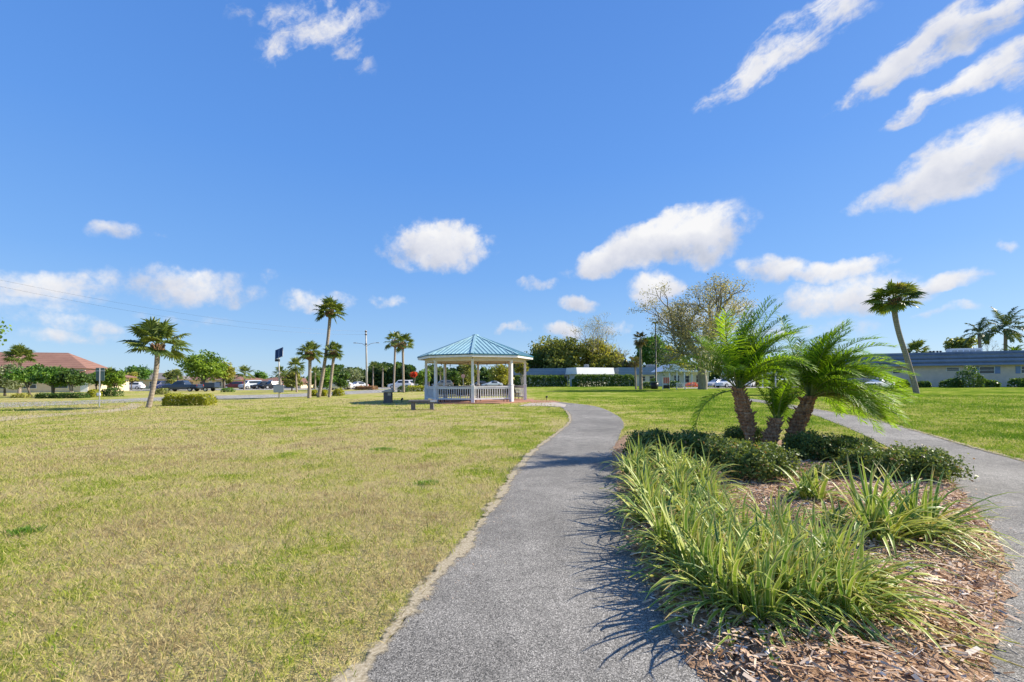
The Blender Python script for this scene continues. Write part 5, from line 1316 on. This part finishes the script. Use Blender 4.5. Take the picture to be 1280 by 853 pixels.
# ------------------------------------------------------------------ vehicles
def car_mesh_parts(kind):
    """stations along x (nose at -L/2): x, half width, z bottom, z belt, z roof, roof half width"""
    if kind == 'sedan':
        S = [(-2.3, .62, .35, .55, .56, .55), (-2.2, .80, .26, .70, .71, .66), (-1.4, .89, .22, .86, .87, .76), (-.95, .90, .22, .92, .93, .74), (-.2, .90, .22, .93, 1.40, .60), (.5, .90, .22, .93, 1.45, .60), (1.05, .90, .22, .95, 1.36, .60), (1.65, .89, .24, .97, .98, .72), (2.15, .82, .28, .93, .94, .70), (2.28, .68, .38, .72, .73, .6)]; wx = (-1.38, 1.36); wins = (3, 7)
    elif kind == 'suv':
        S = [(-2.3, .66, .38, .70, .71, .6), (-2.2, .84, .30, .86, .87, .72), (-1.3, .93, .27, 1.02, 1.03, .8), (-.95, .94, .27, 1.05, 1.06, .78), (-.35, .94, .27, 1.06, 1.66, .68), (.6, .94, .27, 1.06, 1.72, .68), (1.7, .94, .27, 1.06, 1.66, .66), (2.15, .92, .30, 1.04, 1.08, .72), (2.3, .80, .42, .80, .81, .7)]; wx = (-1.42, 1.4); wins = (3, 7)
    elif kind == 'van':
        S = [(-2.4, .72, .4, .75, .76, .66), (-2.3, .9, .32, .95, .96, .78), (-1.7, .97, .28, 1.1, 1.12, .84), (-1.0, .98, .28, 1.12, 1.88, .76), (.6, .98, .28, 1.12, 1.96, .76), (2.2, .98, .28, 1.12, 1.94, .76), (2.4, .92, .36, 1.08, 1.78, .72)]; wx = (-1.5, 1.45); wins = (2, 5)
    else:   # pickup
        S = [(-2.8, .74, .45, .80, .81, .66), (-2.7, .93, .38, .98, .99, .78), (-1.6, .98, .34, 1.12, 1.13, .84), (-1.2, .99, .34, 1.14, 1.15, .80), (-.55, .99, .34, 1.14, 1.76, .68), (.55, .99, .34, 1.14, 1.80, .68), (.85, .99, .34, 1.14, 1.50, .72), (.9, .99, .34, 1.12, 1.13, .9), (2.7, .99, .38, 1.12, 1.13, .9), (2.8, .9, .46, 1.05, 1.06, .84)]; wx = (-1.75, 1.75); wins = (3, 6)
    return S, wx, wins
def build_car(kind, label, paint):
    S, wx, wins = car_mesh_parts(kind)
    root = thing('parked_car' if kind != 'pickup' else 'pickup_truck', (0, 0, 0), label, {'sedan': 'car', 'suv': 'car', 'van': 'van', 'pickup': 'pickup'}[kind], 'cars parked along the houses')
    def sec(s):
        x, w, zb, zl, zr, rw = s; h = [(w * .92, zb), (w, zb + (zl - zb) * .45), (w * .97, zl), (rw, zr - .04 if zr > zl + .1 else zr), (rw * .6, zr + .02)]
        return [(x, y, z) for y, z in h] + [(x, -y, z) for y, z in h[::-1]]
    m = MB(); secs = [sec(s) for s in S]; vs = [v for s in secs for v in s]; n = 10
    fs = [(i * n + k, i * n + (k + 1) % n, (i + 1) * n + (k + 1) % n, (i + 1) * n + k) for i in range(len(S) - 1) for k in range(n)] + [tuple(range(n))[::-1], tuple((len(S) - 1) * n + k for k in range(n))]
    m.add(vs, fs); body = m.build('body', paint, root, False, .05)
    # side glass, windscreen and rear window as panels just proud of the body
    i0, i1 = wins
    for sgn in (1, -1):
        P = []
        for i in range(i0, i1 + 1):
            x, w, zb, zl, zr, rw = S[i]
            if zr - zl > .3: P.append((x, w * .97, zl, rw, zr))
        lo = [(x, sgn * (w + .012 - (w - rw) * .12), z + (zr - z) * .12) for x, w, z, rw, zr in P]; hi = [(x, sgn * (rw + .012 + (w - rw) * .16), zr - (zr - z) * .16) for x, w, z, rw, zr in P]
        m = MB(); k = len(P); m.add(lo + hi, [(j, j + 1, k + j + 1, k + j) for j in range(k - 1)]); m.build('side_window', MT['glass'], root)
    def pane(a, b, name):
        xa, wa, _, la, ra, rwa = S[a]; xb, wb_, _, lb, rb_, rwb = S[b]
        lo, hi = ((xa, la, wa), (xb, rb_, rwb)) if ra < rb_ else ((xb, lb, wb_), (xa, ra, rwa))
        d = Vector((hi[0] - lo[0], 0, hi[1] - lo[1])); nr = Vector((-d.z, 0, d.x)).normalized() * .02
        if nr.z < 0: nr = -nr
        p0 = Vector((lo[0], 0, lo[1])) + d * .1 + nr; p1 = Vector((lo[0], 0, lo[1])) + d * .86 + nr
        m = MB(); m.add([(p0.x, -lo[2] * .78, p0.z), (p0.x, lo[2] * .78, p0.z), (p1.x, hi[2] * .9, p1.z), (p1.x, -hi[2] * .9, p1.z)], [(0, 1, 2, 3)]); m.build(name, MT['glass'], root)
    pane(i0, i0 + 1, 'windscreen')
    if kind != 'pickup': pane(i1 - 1, i1, 'rear_window')
    else: m = MB(); m.box((1.85, 0, 1.14), (1.7, 1.6, .02)); m.build('cargo_bed', MT['black'], root)
    for x in wx:
        for s in (-1, 1):
            y = s * (S[3][1] - .10); rr = .33 if kind in ('sedan',) else .37
            m = MB(); m.tube([(x, y - .11, rr), (x, y + .11, rr)], rr, 16); wh = m.build('wheel', MT['tyre'], root)
            m = MB(); m.tube([(x, y + s * .10, rr), (x, y + s * .125, rr)], rr * .62, 12); m.build('rim', MT['rim'], wh)
    xe, xn = S[-1][0], S[0][0]
    for s in (-1, 1):
        m = MB(); m.box((S[1][0] - .03, s * S[1][1] * .72, S[1][3] - .12), (.12, .3, .14)); m.build('headlight', MT['rim'], root)
        m = MB(); m.box((S[-2][0] + .05, s * S[-2][1] * .86, S[-2][3] - .14), (.12, .2, .2)); m.build('tail_light', MT['red'], root)
    return root
CP = {k: plain('car_paint_' + k, c, .25, .03, 1, .6) for k, c in dict(white=(.78, .78, .78), silver=(.45, .46, .48), navy=(.02, .03, .09), slate=(.035, .055, .10), maroon=(.18, .02, .025), black=(.015, .016, .02), grey=(.13, .14, .15), pale=(.55, .60, .66)).items()}
PROTO = {}
def car(kind, paint, x, D, rz, label, group='cars parked along the houses'):
    if kind not in PROTO: c = PROTO[kind] = build_car(kind, label, CP[paint])
    else: c = copy_tree(PROTO[kind])
    for ch in c.children:
        if ch.name.startswith('body'):
            ch.material_slots[0].link = 'OBJECT'; ch.material_slots[0].material = CP[paint]
    c.location = Gd(x, D); c.rotation_euler.z = R(rz); c['label'] = label; c['group'] = group
    return c
GCW = 'cars behind the date palms'; GCF = 'cars in the far car park'
car('suv', 'white', 165, 104, 14, 'white car with red tail lights parked between the road sign and the leaning palm')
car('sedan', 'white', 131, 98, 40, 'white car half hidden behind the bushes by the grey road sign')
car('van', 'navy', 203, 100, 80, 'dark blue van parked behind the leaning palm, left one')
car('sedan', 'navy', 215, 98, 70, 'dark blue car between the dark blue van and the pickup')
car('pickup', 'slate', 228, 74, 4, 'dark slate blue pickup behind the yellow hedge', None)
del bpy.data.objects[[o.name for o in COL.objects if o.name.startswith('pickup_truck')][0]]['group']
car('suv', 'maroon', 294, 100, 10, 'dark red car parked in front of the cream houses')
car('van', 'pale', 313, 101, 68, 'pale van parked right of the dark feathery palm')
car('suv', 'black', 328, 99, 50, 'black car parked left of the solar sign, left one of two')
car('suv', 'black', 339, 99, 60, 'black car parked directly left of the solar sign')
car('suv', 'white', 424, 82, 8, 'white car parked between the small roadside palm and the street light', GCF)
car('sedan', 'white', 411, 84, 25, 'white car half hidden behind the small roadside palm', GCF)
car('sedan', 'grey', 434, 98, 10, 'small grey car far behind the white car by the street light', GCF)
car('sedan', 'silver', 446, 86, 60, 'silver car left of the brown bedding plants', GCF)
car('suv', 'white', 500, 88, 10, 'white car between the trunks of the tall slim palm pair', GCF)
car('suv', 'white', 511, 90, 20, 'white car just right of the tall slim palm pair', GCF)
car('sedan', 'pale', 615, 96, 12, 'pale car seen through the front right opening of the gazebo', GCF)
car('sedan', 'black', 600, 102, 30, 'black car seen just right of the front gazebo post', GCF)
car('suv', 'grey', 553, 98, 20, 'grey car seen through the left opening of the gazebo', GCF)
car('suv', 'white', 910, 76, 25, 'white car between the oak trunk and the left date palm', GCW)
car('sedan', 'silver', 895, 80, 30, 'silver car right beside the old oak trunk', GCW)
car('suv', 'white', 935, 80, 55, 'white car right of the left date palm trunk, by the carport', GCW)
car('suv', 'black', 953, 86, 75, 'dark car parked under the white carport', GCW)
car('sedan', 'white', 1098, 58, 25, 'white car glimpsed through the right date palm fronds', GCW)
# utility trailer with a dark tool box behind the pickup
b = Gd(256, 73); tl = thing('utility_trailer', b, 'low flat trailer carrying a dark box behind the slate blue pickup', 'trailer', None, R(4))
m = MB(); m.box((0, 0, .55), (3.4, 1.7, .12)); m.beam((-1.7, 0, .5), (-2.6, 0, .48), .1, .1); m.build('deck', MT['black'], tl)
m = MB(); m.box((1.1, 0, 1.02), (1.7, 1.5, .8)); m.build('tool_box', CP['slate'], tl, False, .05)
m = MB()
for x in (-1.6, -.7, .2): m.box((x, -.83, .8), (.05, .05, .4))
m.box((-.7, -.83, 1.0), (1.9, .05, .05)); m.build('side_rail', MT['black'], tl)
for s in (-1, 1):
    m = MB(); m.tube([(.7, s * .9, .33), (.7, s * 1.1, .33)], .33, 14); wh = m.build('wheel', MT['tyre'], tl); m = MB(); m.tube([(.7, s * 1.09, .33), (.7, s * 1.12, .33)], .2, 10); m.build('rim', MT['rim'], wh)

# ------------------------------------------------------------------ sun, sky, clouds
EL, AZ = R(34), R(10)
S = Vector((math.cos(EL) * math.cos(AZ), math.cos(EL) * math.sin(AZ), math.sin(EL)))
ld = bpy.data.lights.new('sun', 'SUN'); ld.energy = 5.0; ld.angle = R(.5); ld.color = (1, .915, .77)
lo = bpy.data.objects.new('sun', ld); COL.objects.link(lo); lo.rotation_euler = (-S).to_track_quat('-Z', 'Y').to_euler(); lo.location = S * 50
w = bpy.data.worlds.new('World'); sc.world = w; w.use_nodes = True; nt = w.node_tree; nt.nodes.clear()
out = N(nt, 'ShaderNodeOutputWorld'); bg = N(nt, 'ShaderNodeBackground'); bg.inputs[1].default_value = .13
sky = N(nt, 'ShaderNodeTexSky', sky_type='NISHITA'); sky.sun_disc = False; sky.sun_elevation = EL; sky.sun_rotation = R(90) - AZ
sky.air_density = 1.0; sky.dust_density = .35; sky.ozone_density = 2.2; sky.altitude = 0
hs = N(nt, 'ShaderNodeHueSaturation'); hs.inputs['Saturation'].default_value = 1.12; hs.inputs['Value'].default_value = 1.0; hs.inputs['Hue'].default_value = .505
nt.links.new(sky.outputs[0], hs.inputs['Color'])
dirv = vmath(nt, 'NORMALIZE', N(nt, 'ShaderNodeTexCoord').outputs['Generated']).outputs[0]
def nz(scale, det, off=(0, 0, 0), rough=.6):
    v = vmath(nt, 'ADD', dirv, off).outputs[0]; return noise(nt, v, scale, det, rough)
w1 = nz(5, 3); w2 = nz(17, 4, (3, 1, 2))
d1 = vmath(nt, 'SCALE', vmath(nt, 'SUBTRACT', w1.outputs['Color'], (.5, .5, .5)).outputs[0]); d1.inputs['Scale'].default_value = .07
d2 = vmath(nt, 'SCALE', vmath(nt, 'SUBTRACT', w2.outputs['Color'], (.5, .5, .5)).outputs[0]); d2.inputs['Scale'].default_value = .035
wd = vmath(nt, 'ADD', vmath(nt, 'ADD', dirv, d1.outputs[0]).outputs[0], d2.outputs[0]).outputs[0]
# x, y of the cloud centre, half length, half thickness, tilt in degrees, weight: turned into world directions below
CL = [(398, 30, 78, 40, 25, .48), (435, 70, 30, 42, 60, .36), (330, 12, 60, 20, 0, .34), (965, 72, 140, 24, 35, .62), (1030, 18, 70, 26, 40, .55), (1140, 78, 145, 23, 30, .80), (1240, 22, 80, 20, 25, .7),
      (1200, 112, 130, 18, 28, .76), (1265, 100, 40, 18, 20, .55), (1180, 216, 150, 32, 20, .86), (1270, 180, 80, 34, 20, .85), (548, 306, 60, 30, 4, .95), (508, 302, 26, 20, 10, .6), (812, 312, 110, 28, 15, 1.0), (855, 300, 55, 30, 10, .95),
      (960, 332, 48, 19, -5, .85), (1040, 337, 80, 13, 6, .8), (1060, 370, 100, 24, 5, .78), (1170, 358, 80, 11, 8, .7), (152, 293, 36, 13, -5, .6), (200, 300, 18, 7, -10, .45), (228, 358, 88, 22, -3, .68), (210, 345, 40, 14, 0, .5), (40, 360, 95, 20, -8, .62),
      (60, 402, 80, 14, -8, .42), (90, 424, 70, 10, 0, .45), (400, 376, 46, 14, -3, .62), (487, 379, 20, 10, 0, .6), (816, 364, 32, 19, 3, .9), (672, 355, 26, 9, 0, .6), (725, 379, 22, 9, 0, .7), (645, 413, 24, 7, 0, .55), (706, 413, 26, 9, 0, .65),
      (1262, 314, 14, 8, 0, .6), (1190, 393, 60, 7, 8, .5), (930, 415, 60, 12, 0, .5), (1045, 412, 60, 14, 0, .4), (240, 400, 60, 8, 0, .3), (30, 385, 80, 12, -4, .42), (120, 412, 60, 10, -3, .4), (330, 345, 16, 8, 0, .4), (850, 395, 40, 12, 0, .5), (760, 410, 30, 9, 0, .5), (930, 380, 50, 12, 4, .45)]
cov = None; shade = None
for x, y, a, b, an_, wt in CL:
    c = ray(x, y).normalized(); ca, sa = math.cos(R(an_)), math.sin(R(an_))
    u = (ray(x + ca * 10, y - sa * 10).normalized() - c); u = (u - c * u.dot(c)).normalized(); v = c.cross(u); v = -v if v.z < 0 else v
    ra = ray(x, y); sA = a / F / ra.length * (1 - 0); k = 1.25
    ra_ = max((ray(x + ca * a, y - sa * a).normalized() - c).length, .004) * k; rb_ = max((ray(x + sa * b, y + ca * b).normalized() - c).length, .004) * k
    du = vmath(nt, 'DOT_PRODUCT', wd, tuple(u / ra_)).outputs['Value']; dv_ = vmath(nt, 'DOT_PRODUCT', wd, tuple(v / rb_)).outputs['Value']
    
    if a > 90 and an_ > 12: dv_ = math_(nt, 'DIVIDE', dv_, math_(nt, 'ADD', 1.0, math_(nt, 'MULTIPLY', math_(nt, 'MINIMUM', math_(nt, 'MAXIMUM', du, -1.2), 1.2), .5)))
    r2 = math_(nt, 'ADD', math_(nt, 'MULTIPLY', du, du), math_(nt, 'MULTIPLY', dv_, dv_))
    fr = vmath(nt, 'DOT_PRODUCT', dirv, tuple(c)).outputs['Value']
    mk = N(nt, 'ShaderNodeMapRange'); nt.links.new(r2, mk.inputs[0]); mk.inputs[1].default_value = 0; mk.inputs[2].default_value = 1.25; mk.inputs[3].default_value = wt; mk.inputs[4].default_value = 0
    mm_ = math_(nt, 'MULTIPLY', mk.outputs[0], math_(nt, 'GREATER_THAN', fr, .3))
    cov = mm_ if cov is None else math_(nt, 'MAXIMUM', cov, mm_)
    sh = math_(nt, 'MULTIPLY', mm_, dv_); shade = sh if shade is None else math_(nt, 'ADD', shade, sh)
f1 = nz(11, 7, (1, 5, 2), .62); f2 = nz(34, 5, (7, 2, 4), .6)
fb = math_(nt, 'ADD', math_(nt, 'MULTIPLY', math_(nt, 'SUBTRACT', f1.outputs[0], .5), 1.35), math_(nt, 'MULTIPLY', math_(nt, 'SUBTRACT', f2.outputs[0], .5), .85))
den = math_(nt, 'ADD', cov, math_(nt, 'MULTIPLY', fb, math_(nt, 'MINIMUM', math_(nt, 'MULTIPLY', cov, 3.0), 1.0)))
sm = N(nt, 'ShaderNodeMapRange', interpolation_type='SMOOTHSTEP'); pass; sm.inputs[1].default_value = .19; sm.inputs[2].default_value = .80; sm.inputs[3].default_value = 0; sm.inputs[4].default_value = .95
cs = ray(1140, 78).normalized(); us = (ray(1150, 72.2).normalized() - cs); us = (us - cs * us.dot(cs)).normalized(); vs2 = cs.cross(us)
cx_ = N(nt, 'ShaderNodeCombineXYZ')
nt.links.new(vmath(nt, 'DOT_PRODUCT', wd, tuple(us * 7)).outputs['Value'], cx_.inputs[0]); nt.links.new(vmath(nt, 'DOT_PRODUCT', wd, tuple(vs2 * 30)).outputs['Value'], cx_.inputs[1]); nt.links.new(vmath(nt, 'DOT_PRODUCT', wd, tuple(cs * 8)).outputs['Value'], cx_.inputs[2])
f4 = noise(nt, cx_.outputs[0], 1.0, 6, .65)
sz0 = N(nt, 'ShaderNodeSeparateXYZ'); nt.links.new(dirv, sz0.inputs[0])
gt = N(nt, 'ShaderNodeMapRange'); nt.links.new(sz0.outputs[2], gt.inputs[0]); gt.inputs[1].default_value = .26; gt.inputs[2].default_value = .40
st_ = math_(nt, 'MULTIPLY', math_(nt, 'MULTIPLY', math_(nt, 'SUBTRACT', f4.outputs[0], .53), 1.5), gt.outputs[0])
den = math_(nt, 'ADD', den, math_(nt, 'MULTIPLY', st_, math_(nt, 'MINIMUM', math_(nt, 'MULTIPLY', cov, 3.0), 1.0)))
f3 = nz(9, 5, (1.03, 5, 2.05), .62)
nt.links.new(den, sm.inputs[0])
lit = math_(nt, 'ADD', math_(nt, 'MULTIPLY', shade, .75), math_(nt, 'MULTIPLY', math_(nt, 'SUBTRACT', f3.outputs[0], .42), 1.6))
lr = ramp(nt, [(.0, (2.35, 2.55, 3.05)), (.45, (3.35, 3.42, 3.75)), (1, (4.5, 4.45, 4.4))]); l2 = math_(nt, 'ADD', lit, .5, True); nt.links.new(l2, lr.inputs[0])
sz = N(nt, 'ShaderNodeSeparateXYZ'); nt.links.new(dirv, sz.inputs[0])
el_ = ramp(nt, [(0, (1.75, 2.7, 3.75)), (.09, (1.22, 2.25, 3.85)), (.22, (.78, 1.85, 3.95)), (.42, (.52, 1.50, 3.85)), (.65, (.40, 1.22, 3.45)), (1, (.28, .95, 2.9))]); nt.links.new(sz.outputs[2], el_.inputs[0])
blue = mixc(nt, .82, hs.outputs[0], el_.outputs[0])
fin = mixc(nt, sm.outputs[0], blue, lr.outputs[0]); nt.links.new(fin, bg.inputs[0]); nt.links.new(bg.outputs[0], out.inputs[0])

vs_ = sc.view_settings
vs_.view_transform = 'Standard'; vs_.look = 'None'; vs_.gamma = 1; vs_.exposure = .75; vs_.use_curve_mapping = False
sc.cycles.max_bounces = 6; sc.cycles.transparent_max_bounces = 4
